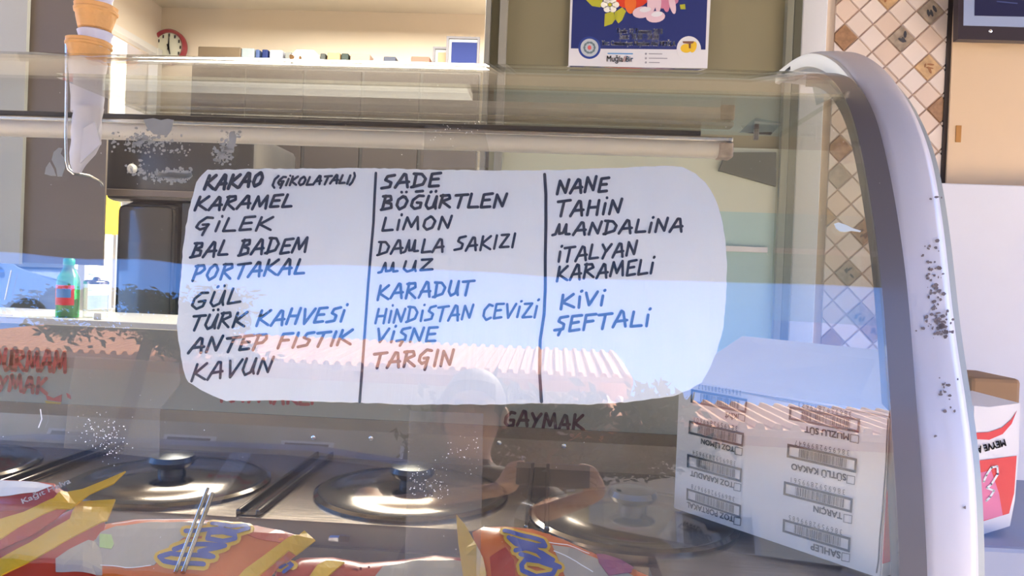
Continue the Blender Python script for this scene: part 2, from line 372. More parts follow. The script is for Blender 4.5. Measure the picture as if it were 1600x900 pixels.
# tiles of the diamond mosaic: each its own object on wall_right
tw = bpy.data.objects['wall_right']
tm = [mat('tile_cream', (.66, .57, .50), .25, var=.05, vs=9, coat=.4), mat('tile_cream_pale', (.70, .62, .56), .25, var=.05, vs=9, coat=.4), mat('tile_cream_warm', (.64, .52, .43), .25, var=.06, vs=9, coat=.4)]
td = [mat('tile_brown', (.30, .17, .09), .4, var=.6, vs=70), mat('tile_tan', (.50, .33, .17), .4, var=.45, vs=60), mat('tile_slate', (.32, .26, .20), .4, var=.8, vs=45)]
hd = 21.2/FPX*2.35; tx0, tx1 = P(1291, 300, 2.36).x, P(1494, 100, 2.36).x; o0 = P(1407, 61, 2.36)
decor = [(1308, 0, 2), (1385, 3, 1), (1452, 20, 2), (1320, 50, 0), (1407, 60, 2), (1447, 104, 1), (1468, 168, 0), (1316, 216, 0), (1306, 277, 2), (1283, 333, 1), (1349, 360, 0), (1322, 420, 2), (1338, 482, 2), (1300, 515, 0), (1370, 530, 0), (1345, 150, 2)]
dp = [(P(a, b, 2.36), k) for a, b, k in decor]
cache = {}
zj = P(1320, 377, 2.36).z
for i in range(-8, 9):
    for j in range(-8, 34):
        if (i+j) % 2: continue
        cx = o0.x+i*hd; cz = o0.z-j*hd
        if cx+hd < tx0 or cx-hd > tx1 or cz < H-.30 or cz > H+1.05: continue
        s = hd*.955
        poly = [(cx-s, cz), (cx, cz-s), (cx+s, cz), (cx, cz+s)]
        for lim, ax, sg in ((tx0+.003, 0, 1), (tx1-.003, 0, -1)):     # cut at the wall's ends
            q = []
            for k in range(len(poly)):
                p1, p2 = poly[k], poly[(k+1) % len(poly)]; in1 = (p1[ax]-lim)*sg >= 0; in2 = (p2[ax]-lim)*sg >= 0
                if in1: q.append(p1)
                if in1 != in2: t = (lim-p1[ax])/(p2[ax]-p1[ax]); q.append((p1[0]+t*(p2[0]-p1[0]), p1[1]+t*(p2[1]-p1[1])))
            poly = q
            if len(poly) < 3: break
        if len(poly) < 3: continue
        k = None
        for p, kk in dp:
            if abs(p.x-cx)+abs(p.z-cz) < hd*.98: k = kk
        dz = random.uniform(0, .001); mx = sum(p[0] for p in poly)/len(poly); mz = sum(p[1] for p in poly)/len(poly)
        t = bmesh.new(); B0 = [t.verts.new((p[0], 2.36, p[1])) for p in poly]; B1 = [t.verts.new((mx+(p[0]-mx)*.94, 2.356-dz, mz+(p[1]-mz)*.94)) for p in poly]
        t.faces.new(B1)
        for q in range(len(poly)): r_ = (q+1) % len(poly); t.faces.new((B0[q], B0[r_], B1[r_], B1[q]))
        obj('tile', t, td[k] if k is not None else tm[(i*7+j*3) % 3], tw)
        if k is not None and len(poly) == 4:
            t = bmesh.new(); rr = random.Random(i*31+j)
            for q in range(4):
                ang = rr.uniform(0, 6.28); ux, uz = math.cos(ang), math.sin(ang); ox, oz = rr.uniform(-.3, .3)*hd, rr.uniform(-.3, .3)*hd; l, wv = hd*rr.uniform(.15, .3), hd*rr.uniform(.06, .12)
                box_ = [(ox+ux*l*math.cos(f)-uz*wv*math.sin(f), oz+uz*l*math.cos(f)+ux*wv*math.sin(f)) for f in [x*math.pi/4 for x in range(8)]]
                prism(t, [Vector((cx+p[0], 2.3548-dz-q*.0002, cz+p[1])) for p in box_], Vector((0, .0006, 0)))
            obj('tile_print', t, mat('tile_print_%d' % k, ((.12, .05, .03), (.30, .13, .05), (.05, .05, .06))[k], .5), tw)

# ------------------------------------------------------------------ awning, car, houses, trees reflected in the glass
aw = empty('awning', V(0, 1.4, 1.55), 'dark brown canvas awning over the shop front, only mirrored in the case glass', 'awning')
AWC = mat('awning_canvas', (.12, .10, .08), .9, var=.05)
nt = AWC.node_tree; tl = nt.nodes.new('ShaderNodeBsdfTranslucent'); tl.inputs[0].default_value = (.19, .155, .12, 1); mx = nt.nodes.new('ShaderNodeMixShader'); mx.inputs[0].default_value = .5
out = nt.nodes['Material Output']; nt.links.new(nt.nodes['Principled BSDF'].outputs[0], mx.inputs[1]); nt.links.new(tl.outputs[0], mx.inputs[2]); nt.links.new(mx.outputs[0], out.inputs[0])
t = nb(); prism(t, [V(-4.2, 1.60, 1.70), V(-4.2, -.6, 1.34), V(-4.2, -.6, 1.32), V(-4.2, 1.60, 1.68)], Vector((8.2, 0, 0))); obj('canopy', t, AWC, aw)
t = nb(); n = 150
SAG = [(-4.2, 1.10), (-3.4, 1.07), (-2.7, 1.10), (-2.05, 1.125), (-1.71, 1.075), (-1.5, 1.10), (-1.3, 1.06), (-1.0, 1.09), (-.75, 1.13), (-.29, 1.115), (.08, 1.08), (.6, 1.105), (.95, 1.12), (1.5, 1.08), (2.2, 1.12), (3.0, 1.08), (4.1, 1.11)]
def sag(x):
    for p, q in zip(SAG, SAG[1:]):
        if x <= q[0]: k = (x-p[0])/(q[0]-p[0]); k = k*k*(3-2*k); return p[1]+(q[1]-p[1])*k
    return SAG[-1][1]
up, lo = [], []
for i in range(n+1):
    x = -4.2+8.2*i/n; zl = sag(x)
    up.append(V(x, -.6, 1.34)); lo.append(V(x, -.6, zl))
for a_, b_ in ((0, .004),):
    vu = [t.verts.new(p) for p in up]; vl = [t.verts.new(p) for p in lo]; vu2 = [t.verts.new(p+Vector((0, -.006, 0))) for p in up]; vl2 = [t.verts.new(p+Vector((0, -.006, 0))) for p in lo]
    for i in range(n):
        t.faces.new((vu[i], vu[i+1], vl[i+1], vl[i])); t.faces.new((vu2[i+1], vu2[i], vl2[i], vl2[i+1])); t.faces.new((vl[i], vl[i+1], vl2[i+1], vl2[i]))
obj('valance', t, AWC, aw)
t = nb(); zbox(t, 1.20, 1.34, -.59, -.47, -H, 1.315, .01); tag(obj('awning_post', t, 'white_paint'), 'white square post holding up the right end of the awning', 'post')

def car(name, loc, label, paint, flip=False, sc=1.0):
    """side profile seen along y; car 4.5 m long, x forward"""
    prof = [(-2.2, .35), (-2.25, .75), (-2.15, 1.0), (-1.95, 1.12), (-1.6, 1.58), (-1.2, 1.68), (0, 1.70), (.45, 1.62), (1.15, 1.10), (2.0, .95), (2.22, .75), (2.25, .38), (1.85, .28), (-1.8, .28)]
    root = empty(name, loc, label, 'car'); S = lambda x, y, z: Vector(loc)+Vector((x*sc, y*sc, z*sc))
    t = nb(); prism(t, [S(x, -.85, z) for x, z in prof], Vector((0, 1.7*sc, 0)))
    for v in t.verts:
        k = (v.co.z-loc[2])/sc
        if k > 1.05: v.co.y = loc[1]+(v.co.y-loc[1])*(1-.22*(k-1.05)/.6)
    es = [e for e in t.edges if abs(e.verts[0].co.y-e.verts[1].co.y) < .3]
    bmesh.ops.bevel(t, geom=es, offset=.06*sc, segments=3, affect='EDGES'); obj('car_body', t, paint, root, True)
    for sd_ in (-1, 1):
        yb = lambda z: sd_*.85*(1-.22*max(0, z-1.05)/.6)
        t = nb(); prism(t, [S(x, yb(z)+sd_*.004, z) for x, z in [(-1.75, 1.12), (-1.45, 1.54), (-.1, 1.60), (.35, 1.54), (.95, 1.12)]], Vector((0, sd_*.012*sc, 0))); obj('side_window', t, mat('car_glass', (.02, .025, .03), .05, spec=.8), root)
        t = nb(); prism(t, [S(x, yb(z)+sd_*.018, z) for x, z in [(-.32, 1.12), (-.30, 1.60), (-.22, 1.60), (-.24, 1.12)]], Vector((0, sd_*.01*sc, 0))); obj('door_pillar', t, paint, root)
        t = nb(); prism(t, [S(x, yb(z)+sd_*.015, z) for x, z in [(-1.8, 1.07), (1.0, 1.07), (1.0, 1.11), (-1.8, 1.11)]], Vector((0, sd_*.02*sc, 0))); obj('window_trim', t, 'chrome', root)
        t = nb(); lathe(t, [(.001, 0), (.05, .01), (.06, .05), (.05, .09), (.001, .1)], S(.2, sd_*.9, .93), Vector((1, 0, 0)), 12); obj('door_handle', t, 'chrome', root)
        for wx in (-1.4, 1.4):
            t = nb(); lathe(t, [(.2, 0), (.34, .02), (.34, .2), (.2, .22)], S(wx, sd_*.68, .34), Vector((0, sd_, 0)), 28); wh = obj('wheel', t, mat('rubber', (.02, .02, .02), .8), root, True)
            t = nb(); lathe(t, [(.20, 0), (.19, .03), (.05, .05)], S(wx, sd_*.87, .34), Vector((0, sd_, 0)), 20); obj('wheel_rim', t, 'chrome', wh, True)
    for k, nm, mm in ((1, 'headlamp', 'chrome'), (-1, 'tail_lamp', 'red_print')):
        for sd_ in (-.6, .6):
            t = nb(); b_ = S(k*2.14, sd_, .78); box(t, b_.x-.07, b_.x+.07, b_.y-.14, b_.y+.14, b_.z-.07, b_.z+.07, .02); obj(nm, t, mm, root)
    t = nb(); prism(t, [S(.50, -.66, 1.58), S(.50, .66, 1.58), S(1.10, .72, 1.15), S(1.10, -.72, 1.15)], Vector((.02, 0, .02))); obj('windscreen', t, 'car_glass', root)
    return root
SILV = mat('silver_paint', (.24, .25, .27), .28, metal=.5, coat=1)
car('car', V(-1.05, -2.45, -H-.12), 'silver car parked at the kerb, its roof mirrored low in the case glass', SILV, sc=1.12)
car('car', V(-9.6, 12.5, -H-.02), 'pale blue car parked beyond the small shop window at the left', mat('blue_paint', (.30, .38, .50), .3, metal=.3, coat=1))
TER = mat('terracotta', (.62, .27, .13), .85, var=.2, vs=3)
def house(name, x0, x1, y0, y1, ze, zr, wallm, label):
    root = empty(name, V((x0+x1)/2, (y0+y1)/2, -H), label, 'house')
    obj('house_wall', zbox(nb(), x0, x1, y0, y1, -H, ze), wallm, root)
    t = nb(); ym = (y0+y1)/2
    prism(t, [V(x0-.4, y1+.5, ze-.15), V(x0-.4, y1+.5, ze-.05), V(x0-.4, ym, zr), V(x0-.4, y0-.5, ze-.05), V(x0-.4, y0-.5, ze-.15)], Vector((x1-x0+.8, 0, 0))); rf = obj('roof', t, TER, root)
    t = nb()
    k = int((x1-x0+.8)/.22)
    for i in range(k):
        x = x0-.4+(i+.5)*(x1-x0+.8)/k
        tube(t, [V(x, y1+.5, ze-.03), V(x, ym, zr+.02)], .07, 6)
    tag(obj('roof_tile_rows', t, TER, rf), kind='stuff')
    nwin = max(1, int((x1-x0)/2.2))
    for i in range(nwin):
        for zz in (-.2, 2.3):
            xc = x0+(i+.5)*(x1-x0)/nwin
            if zz+1.3 > ze: continue
            f = obj('house_window', zbox(nb(), xc-.5, xc+.5, y1, y1+.06, zz, zz+1.3), 'white_plastic', root); obj('pane', zbox(nb(), xc-.42, xc+.42, y1+.05, y1+.07, zz+.08, zz+1.22), 'car_glass', f)
    return root
house('house', -12.5, 1.2, -18.5, -12.5, 5.2, 7.3, mat('olive_facade', (.42, .39, .27), .9, var=.05), 'olive plastered house with a terracotta tiled roof, only mirrored in the glass')
house('house', 0.75, 9.0, -11.4, -8.2, 2.9, 3.9, mat('cream_facade', (.80, .70, .50), .9, var=.05), 'cream house with lower terracotta roof, only mirrored right of the sign')
def tree(x, y, ztop, r, h, label, dark=1.0, seed=1):
    rr = random.Random(seed); root = empty('tree', V(x, y, -H), label, 'tree')
    t = nb(); tube(t, [V(x, y, -H), V(x+.05, y, (ztop-h)*.5-H*.5), V(x, y, ztop-h*.6)], [.2, .15, .08], 10); obj('trunk', t, mat('bark', (.12, .08, .05), .9, bump=.5), root, True)
    t = nb(); cl = [(rr.uniform(-1, 1)*r, rr.uniform(-.7, .7)*r, rr.uniform(-.5, .5)*h) for _ in range(26)]
    for i in range(6500):
        c = rr.choice(cl); p = V(x+c[0]+rr.gauss(0, r*.16), y+c[1]+rr.gauss(0, r*.16), ztop-h*.5+c[2]+rr.gauss(0, h*.09)); s = rr.uniform(.05, .11)
        d1 = Vector((rr.gauss(0, 1), rr.gauss(0, 1), rr.gauss(0, 1))).normalized(); d2 = d1.orthogonal().normalized()
        t.faces.new([t.verts.new(p+d1*s), t.verts.new(p+d2*s*.4), t.verts.new(p-d1*s), t.verts.new(p-d2*s*.4)])
    tag(obj('foliage', t, mat('leaf_green', (.055, .085, .035), .7, var=.4, vs=2), root), kind='stuff')
tree(-6.5, -9.5, 5.35, 1.5, .9, 'broad dark green tree across the road, mirrored at the sign\'s left', seed=3)
tree(.1, -6.6, 2.55, 1.2, .9, 'dark green street tree mirrored below the middle of the sign', seed=5)
# ------------------------------------------------------------------ the ice cream display case
XL, XR = -1.45, .37
case = empty('display_case', V(-.5, 1.1, -H), 'glass fronted ice cream display case with white moulded end arch', 'display case')
DZ = -.322
obj('base_body', zbox(nb(), XL, .46, .83, 1.42, -H, -.44, .01), 'white_paint', case)
t = nb(); sheet(t, [XL, XR], [p for p in GP if p[0] > -.52], .005); obj('front_glass', t, GLASS, case, True); FG = bpy.data.objects['front_glass']
t = nb(); zbox(t, XL, .46, .975, 1.36, DZ-.03, DZ); zbox(t, .135, .46, .825, .975, DZ-.03, DZ); obj('deck', t, 'steel_deck', case)
t = nb(); zbox(t, XL, .135, .81, .985, -.44, -.43); zbox(t, XL, .135, .965, .975, -.44, DZ-.03); obj('front_trough', t, 'steel_deck', case)
for x in (-1.12, -.76, -.385, -.008):
    t = nb(); zbox(t, x-.016, x-.010, .98, 1.335, DZ, DZ+.009, .002); zbox(t, x+.010, x+.016, .98, 1.335, DZ, DZ+.009, .002); zbox(t, x-.010, x+.010, .98, 1.335, DZ, DZ+.002); obj('pan_divider', t, 'steel_lid', case)
t = nb(); prism(t, [V(XL, 1.345, -.258), V(XL, 1.328, -.275), V(XL, 1.318, DZ), V(XL, 1.36, DZ), V(XL, 1.36, -.258)], Vector((.46-XL, 0, 0))); obj('rear_coving', t, 'steel_deck', case)
for px, py in ((490, 684), (580, 685), (881, 697), (780, 692)):
    t = nb(); lathe(t, [(.0045, 0), (.004, .002), (.001, .003)], P(px, py, 1.317), Vector((0, -1, .1)), 10); obj('screw', t, 'chrome', case, True)
rp_ = obj('rear_panel', zbox(nb(), XL, .46, 1.35, 1.362, -.262, -.115, .002), 'rear_panel', case)
RP = Pl(V(0, 1.35, 0), Vector((0, -1, 0)))
for w_, a, b, h, m_, wp in (('DONDURMAM', (-72, 572), (104, 582), 31, 'red_letter', 6), ('KAYMAK', (-42, 607), (74, 614), 23, 'red_letter', 6), ('GAYMAK', (788, 664), (912, 672), 23, mat('maroon_letter', (.10, .018, .014), .6), 5), ('KAYMAKLI', (345, 626), (492, 632), 24, 'red_letter', 5)):
    t = nb(); lettering(t, RP, w_, *a, *b, h, wp, .0012, slant=0, jit=.06); obj('painted_word', t, m_, rp_)
t = nb(); slab(t, RP, [(72, 617), (84, 622), (97, 616), (96, 628), (74, 625)], 0, .001); obj('painted_fruit', t, 'red_letter', rp_)
t = nb(); slab(t, RP, [(70, 626), (96, 629), (92, 634), (74, 631)], 0, .001); obj('painted_fruit', t, mat('yellow_letter', (.6, .35, .02), .6), rp_)
t = nb(); slab(t, RP, [(104, 614), (110, 617), (111, 624), (106, 621)], 0, .001); obj('painted_fruit', t, 'red_letter', rp_)
# inner top shelf of glass, rear top rail, lamp
GS = obj('inner_top_glass', zbox(nb(), -.70, XR, 1.035, 1.30, .256, .262), GLASS2, case)
t = nb(); sp = [(z, y) for z, y in GP if -.05 < z < .255]; pts = [V(XR, y+.007, z) for z, y in sp]+[V(XR, 1.02, .262), V(XR, 1.32, .266), V(XR, 1.32, -.05)]
prism(t, pts, Vector((.005, 0, 0))); obj('side_glass', t, GLASS2, case)
obj('rear_rail_gasket', zbox(nb(), XL, .235, 1.285, 1.30, .250, .259, .002), 'gasket', case)
t = nb(); zbox(t, XL, .285, 1.272, 1.30, .2395, .2475, .002); obj('lamp_rail', t, 'steel_bright', case)
t = nb(); tube(t, [V(XL, 1.282, .2285), V(.275, 1.282, .2285)], .0135, 16); zbox(t, XL, .272, 1.282, 1.296, .215, .242); lamp = obj('lamp_tube', t, 'tube_white', case, True)
t = nb(); zbox(t, .262, .285, 1.266, 1.30, .213, .238, .003); obj('lamp_end_cap', t, mat('rusty_cap', (.42, .34, .28), .6, var=.5, vs=80), case)
t = nb(); prism(t, [P(1156, 206, 1.275), P(1175, 188, 1.275), P(1182, 184, 1.275), P(1222, 192, 1.275), P(1205, 210, 1.275)], Vector((0, .006, 0))); obj('rail_bracket', t, 'gasket', case)
t = nb(); tube(t, [P(1178, 191, 1.27), P(1220, 195, 1.27)], .0022); obj('bracket_pin', t, 'chrome', case)
t = nb(); pxbox(t, 1179, 201, 1186, 218, 1.266, .008, .001); obj('bracket_clip', t, mat('dull_clip', (.2, .19, .17), .4, metal=.5), case)
# the moulded end arch
OP = [(-.62, .815), (-.40, .825), (-.294, .830), (-.20, .843), (-.125, .866), (-.04, .902), (.034, .923), (.09, .940), (.150, .963), (.19, .984), (.229, 1.012), (.272, 1.052), (.314, 1.102), (.352, 1.165), (.385, 1.245), (.403, 1.33), (.407, 1.43), (.408, 1.45)]
OS = smooth(OP, 5)
def arch(bm, sec, x_only=None):
    n = len(OS); rings = []
    for i in range(n):
        a, b = OS[max(0, i-1)], OS[min(n-1, i+1)]; tt = Vector((0, b[1]-a[1], b[0]-a[0])).normalized(); nn = Vector((0, tt.z, -tt.y))
        rings.append([bm.verts.new(V(x, OS[i][1], OS[i][0])+nn*o_) for x, o_ in sec])
    for A, B in zip(rings, rings[1:]):
        for k in range(len(sec)): j = (k+1) % len(sec); bm.faces.new((A[k], A[j], B[j], B[k]))
    bm.faces.new(rings[0]); bm.faces.new(rings[-1][::-1]); return bm
t = nb(); arch(t, [(.403, .010), (.4045, .004), (.408, .001), (.416, 0), (.436, -.001), (.452, 0), (.456, .002), (.468, .014), (.470, .022), (.468, .030), (.450, .026), (.410, .022), (.404, .016)]); ar = obj('end_arch', t, 'white_paint', case, True)
t = nb(); arch(t, [(.3965, .010), (.399, .004), (.4035, .0030), (.4045, .026), (.397, .024)]); obj('arch_lip', t, 'cream_lip', case, True)
t = nb(); arch(t, [(.463, .020), (.480, .024), (.481, .060), (.474, .062)]); obj('end_panel', t, mat('end_panel_grey', (.34, .37, .34), .4, coat=.3), case, True)
t = nb(); tp = [(z, y+.003) for z, y in GP if z < .331]; sheet(t, [XR+.0005, XR+.004, XR+.015, XR+.029], tp, .02); obj('arch_inner_trim', t, 'grey_trim', case, True)
t = nb(); prism(t, [P(1229, 108, 1.36), P(1246, 94, 1.36), P(1268, 86, 1.36), P(1300, 86, 1.36), P(1311, 90, 1.36), P(1284, 100, 1.36), P(1252, 110, 1.36)], Vector((0, .05, 0))); obj('arch_gusset', t, mat('dark_metal', (.10, .095, .09), .3, metal=.7), case)
# paint chips on the arch
class Arch:
    def hit(s, px, py, off=0):
        d = ray(px, py); tt = .95/d.y
        for _ in range(40):
            q = d*tt; z = q.z; y = OS[0][1]
            for a, b in zip(OS, OS[1:]):
                if a[0] <= z <= b[0] and b[0] > a[0]: y = a[1]+(b[1]-a[1])*(z-a[0])/(b[0]-a[0]); break
            tt += (y-q.y)*.5
        return q+Vector((0, -off-.0012, H))
AR = Arch(); rr = random.Random(4)
def flecks(bm, surf, pts, rmin, rmax, off, rr, th=.0004):
    for x, y in pts:
        r = rr.uniform(rmin, rmax); n = rr.randint(5, 8); st_ = rr.uniform(.5, 1.6)
        q = [(x+r*st_*rr.uniform(.5, 1)*math.cos(k*2*math.pi/n), y+r*rr.uniform(.5, 1)*math.sin(k*2*math.pi/n)) for k in range(n)]
        bm.faces.new([bm.verts.new(surf.hit(*p, off)) for p in q])
pts = []
for i in range(95):
    k = rr.random(); y = 372+k**.8*150
    x = 1446+ (k*1.0)*22 + rr.gauss(0, 5) + (12 if rr.random() < .18 else 0)
    pts.append((x, y))
for i in range(26): pts.append((rr.gauss(1462, 12), rr.gauss(508, 8)))
for i in range(14): pts.append((rr.gauss(1473, 4), rr.gauss(607, 12)))
pts += [(1495, 592), (1484, 636), (1490, 642), (1460, 681), (1506, 792), (1453, 311), (1462, 308), (1470, 309), (1382, 372)]
t = nb(); flecks(t, AR, pts, 1.1, 4.2, .0008, rr); tag(obj('paint_chips', t, 'chip', ar), kind='stuff')

# lids of the ice cream pans
def lid(x, y):
    r_ = empty('pan_lid', V(x, y, DZ), None, 'pan lid', 'round steel lids on the pans'); b_ = V(x, y, DZ)
    t = nb(); lathe(t, [(.142, 0), (.142, .004), (.136, .007), (.128, .005), (.120, .007), (.105, .006), (.098, .010), (.03, .013), (.001, .013)], b_, n=48, capt=False); obj('lid_disc', t, 'steel_lid', r_, True)
    t = nb(); lathe(t, [(.020, .012), (.019, .022), (.029, .027), (.034, .034), (.031, .041), (.012, .045), (.001, .045)], b_, n=24, capt=False); obj('knob', t, 'black_plastic', r_, True)
    return r_
L0 = lid(-.555, 1.115); lids = [L0]
for x, y in ((-.195, 1.125), (.122, 1.06), (-.935, 1.13)):
    c_ = dup(L0); c_.location = V(x, y, DZ); lids.append(c_)
for o, l in zip(lids, ('round steel pan lid, its black knob under the left end of the sign', 'round steel pan lid with black knob between the two orange packs', 'round steel pan lid half hidden by the white carton', 'round steel pan lid at the far left edge, shining')): o['label'] = l

# ------------------------------------------------------------------ the handwritten sign
SG = [(312, 268), (322, 261), (420, 259), (570, 258), (700, 261), (830, 262), (930, 259), (1045, 254), (1068, 256), (1088, 266), (1104, 280), (1120, 306), (1130, 340), (1136, 380), (1138, 420), (1136, 470), (1132, 510), (1122, 548), (1110, 575), (1098, 596), (1078, 608), (1055, 617), (1020, 622), (985, 627), (920, 631), (845, 629), (770, 631), (640, 631), (560, 628), (500, 627), (430, 624), (350, 625), (318, 613), (290, 596), (282, 575), (279, 555), (275, 530), (273, 505), (275, 470), (279, 430), (282, 390), (287, 350), (292, 325), (298, 300), (304, 280)]
rr = random.Random(2); SGj = []
for i, a in enumerate(SG):
    b = SG[(i+1) % len(SG)]; k = max(1, int(math.hypot(b[0]-a[0], b[1]-a[1])/7))
    for j in range(k): SGj.append((a[0]+(b[0]-a[0])*j/k+rr.uniform(-.7, .7), a[1]+(b[1]-a[1])*j/k+rr.uniform(-.7, .7)))
sg = empty('cardboard_sign', GL.hit(700, 628, -.006), 'white cardboard sign with three handwritten columns of flavours taped inside the curved glass', 'sign')
t = nb(); slab(t, GL, SGj, -.0098, -.0062, 14); obj('card', t, 'card_white', sg)
t = nb(); 
for pl, wd in (([(586, 266), (584, 300), (582, 345), (577, 400), (573, 450), (568, 520), (564, 575), (560, 627)], 4.2), ([(851, 268), (853, 300), (853, 350), (852, 400), (852, 450), (850, 490), (844, 530), (843, 580), (846, 627)], 4.8)):
    t = nb(); stroke(t, GL, pl, wd, -.0058); obj('ruled_line', t, 'ink', sg)
WORDS = [('KAKAO', 315, 292, 411, 287, 21, 5.4), ('(ÇİKOLATALI)', 422, 287, 554, 282, 13, 3.8), ('KARAMEL', 300, 325, 458, 320, 20, 4.6), ('ÇİLEK', 300, 359, 426, 356, 20, 4.2), ('BAL BADEM', 294, 399, 481, 391, 23, 4.4),
 ('PORTAKAL', 296, 437, 478, 425, 23, 4.4), ('GÜL', 293, 481, 378, 471, 23, 4.2), ('TÜRK KAHVESİ', 292, 515, 540, 500, 23, 4.4), ('ANTEP FISTIK', 291, 551, 551, 537, 23, 4.6), ('KAVUN', 294, 594, 427, 581, 25, 4.2),
 ('SADE', 594, 290, 689, 287, 21, 4.8), ('BÖĞÜRTLEN', 594, 324, 793, 320, 21, 4.6), ('LİMON', 595, 357, 707, 354, 20, 4.2), ('DAmLA SAKIZI', 588, 395, 807, 384, 21, 4.0), ('mUZ', 592, 424, 677, 420, 17, 4.0), ('KARADUT', 587, 466, 740, 459, 23, 4.2),
 ('HİNDİSTAN CEVİZİ', 584, 503, 842, 494, 23, 3.9), ('VİŞNE', 584, 533, 683, 532, 22, 4.2), ('TARÇIN', 579, 574, 710, 569, 24, 4.8), ('NANE', 870, 299, 953, 294, 22, 4.8), ('TAHİN', 868, 335, 975, 329, 23, 4.6), ('mANDALİNA', 866, 366, 1071, 357, 20, 4.4),
 ('İTALYAN', 870, 407, 999, 396, 22, 4.2), ('KARAMELİ', 869, 437, 1025, 424, 23, 4.2), ('KİVİ', 875, 481, 948, 474, 21, 4.6), ('ŞEFTALİ', 866, 517, 1019, 506, 23, 4.6)]
random.seed(11)
for w_, x0, y0, x1, y1, h, wd in WORDS:
    t = nb(); lettering(t, GL, w_, x0, y0, x1, y1, h, wd, -.0057, slant=.38 if x0 < 560 else .20, jit=.05); obj('handwritten_word', t, 'ink', sg)

# ------------------------------------------------------------------ tape, residue, dirt and painted sun glints on the glass
def film(poly, label, off=(.0002, .0006), m_=TAPE, grp=None, name='clear_tape', cat='tape'):
    t = nb(); slab(t, GL, poly, off[0], off[1], 14); return tag(obj(name, t, m_), label, cat, grp)
film([(664, 196), (757, 203), (765, 238), (764, 262), (661, 262)], 'strip of clear tape above the sign across the white lamp tube')
film([(640, 642), (755, 646), (753, 770), (750, 905), (632, 905), (636, 740)], 'long bubbled strip of clear tape hanging below the middle of the sign')
film([(118, 556), (279, 566), (282, 600), (250, 640), (249, 716), (100, 700), (108, 620)], 'crinkled clear tape left of the sign\'s lower corner')
RES = mat('tape_residue_grey', (.33, .315, .245), .8, var=.1, vs=60); SPK = mat('white_speck_glint', (.85, .84, .78), .3)
rr = random.Random(9); t = nb()
slab(t, GL, [(224, 187), (240, 185), (252, 188), (262, 186), (272, 188), (268, 204), (262, 212), (240, 210), (230, 200)], .0002, .0005)
slab(t, GL, [(358, 208), (366, 206), (370, 214), (368, 226), (362, 240), (356, 238), (358, 222)], .0002, .0005)
pts = [(rr.gauss(228, 22), rr.gauss(222, 9)) for _ in range(170)]+[(rr.gauss(275, 18), 275+rr.gauss(0, 5)) for _ in range(420)]+[(rr.gauss(215, 12), rr.gauss(266, 5)) for _ in range(30)]+[(rr.gauss(350, 8), rr.gauss(240, 10)) for _ in range(150)]+[(rr.gauss(280, 12), rr.gauss(238, 3)) for _ in range(22)]+[(rr.gauss(366, 14), rr.gauss(208, 3)) for _ in range(20)]
pts = [p for p in pts if not (p[0] > 300 and p[1] > 258) and p[0] < 385]
flecks(t, GL, pts, .8, 3.6, .0006, rr)
slab(t, GL, [(84, 238), (92, 231), (98, 232), (95, 240), (100, 246), (102, 262), (97, 276), (90, 276), (88, 264), (81, 250)], .0002, .0005)
slab(t, GL, [(72, 262), (78, 253), (84, 264), (88, 275), (80, 275), (70, 272)], .0002, .0005)
tag(obj('adhesive_residue', t, RES, FG), kind='stuff')
t = nb(); pts = [(rr.gauss(172, 14), rr.gauss(685, 18)) for _ in range(90)]+[(rr.gauss(140, 14), rr.gauss(668, 12)) for _ in range(40)]; flecks(t, GL, pts, .35, 1.4, .0009, rr)  # white flecks paint the sun's glints on the crinkled tape
pts = [(rr.uniform(640, 700), rr.gauss(755, 16)) for _ in range(90)]+[(rr.uniform(690, 750), rr.gauss(705, 16)) for _ in range(40)]+[(rr.uniform(668, 760), rr.gauss(208, 10)) for _ in range(30)]; flecks(t, GL, pts, .3, 1.0, .0009, rr)
pts = [(rr.uniform(0, 1390), rr.uniform(130, 890)) for _ in range(260)]; flecks(t, GL, pts, .2, .6, .0009, rr)
stroke(t, GL, [(18, 423), (13, 445), (8, 468)], 1.6, .0009); stroke(t, GL, [(0, 493), (20, 493)], 2.6, .0009); stroke(t, GL, [(64, 640), (66, 655), (61, 668)], 1.6, .0009)
tag(obj('glints_and_specks', t, SPK, FG), kind='stuff')
t = nb(); slab(t, GL, [(1303, 350), (1310, 348), (1322, 352), (1332, 357), (1345, 361), (1344, 363), (1330, 361), (1320, 363), (1312, 362), (1306, 357)], .0002, .0008, 5); tag(obj('tape_scrap', t, mat('scrap', (.55, .62, .58), .5)), 'small leaf shaped scrap of pale tape stuck on the glass before the mosaic', 'tape')

# ------------------------------------------------------------------ the white carton in the case
dk = Pl(V(0, 0, -.3082), Vector((0, 0, 1)))
BL, BR = dk.hit(1052, 794), dk.hit(1377, 905)
e1 = (BR-BL); W = e1.length; e1.normalize(); nf = Vector((e1.y, -e1.x, 0)).normalized()   # faces the viewer
if nf.dot(BL-Vector((0, 0, BL.z))) > 0: nf = -nf
FP = Pl(BL, nf); hT = FP.hit(1390, 652).z-BR.z; hL = FP.hit(1065, 597).z-BL.z; hh = (hT+hL)/2
dep = .20; bk = -nf*dep; Zh = Vector((0, 0, hh))
cb = empty('carton', (BL+BR+bk)/2, 'white printed carton standing upside down inside the case, barcodes on its face', 'carton')
t = nb(); vs = [BL, BR, BR+bk, BL+bk]; prism(t, vs, Zh); bmesh.ops.bevel(t, geom=t.edges[:], offset=.0015, segments=2, affect='EDGES'); obj('carton_body', t, 'box_white', cb)
TL, TR = BL+Zh, BR+Zh
F3 = P(1425, 556, (TR+bk).y-.02); F4 = P(1160, 528, (TL+bk).y-.01)
t = nb(); prism(t, [TL+nf*.001+Vector((0, 0, .001)), TR+nf*.001+Vector((0, 0, .001)), F3, F4], Vector((0, 0, .003))); obj('top_flap', t, 'box_white', cb)
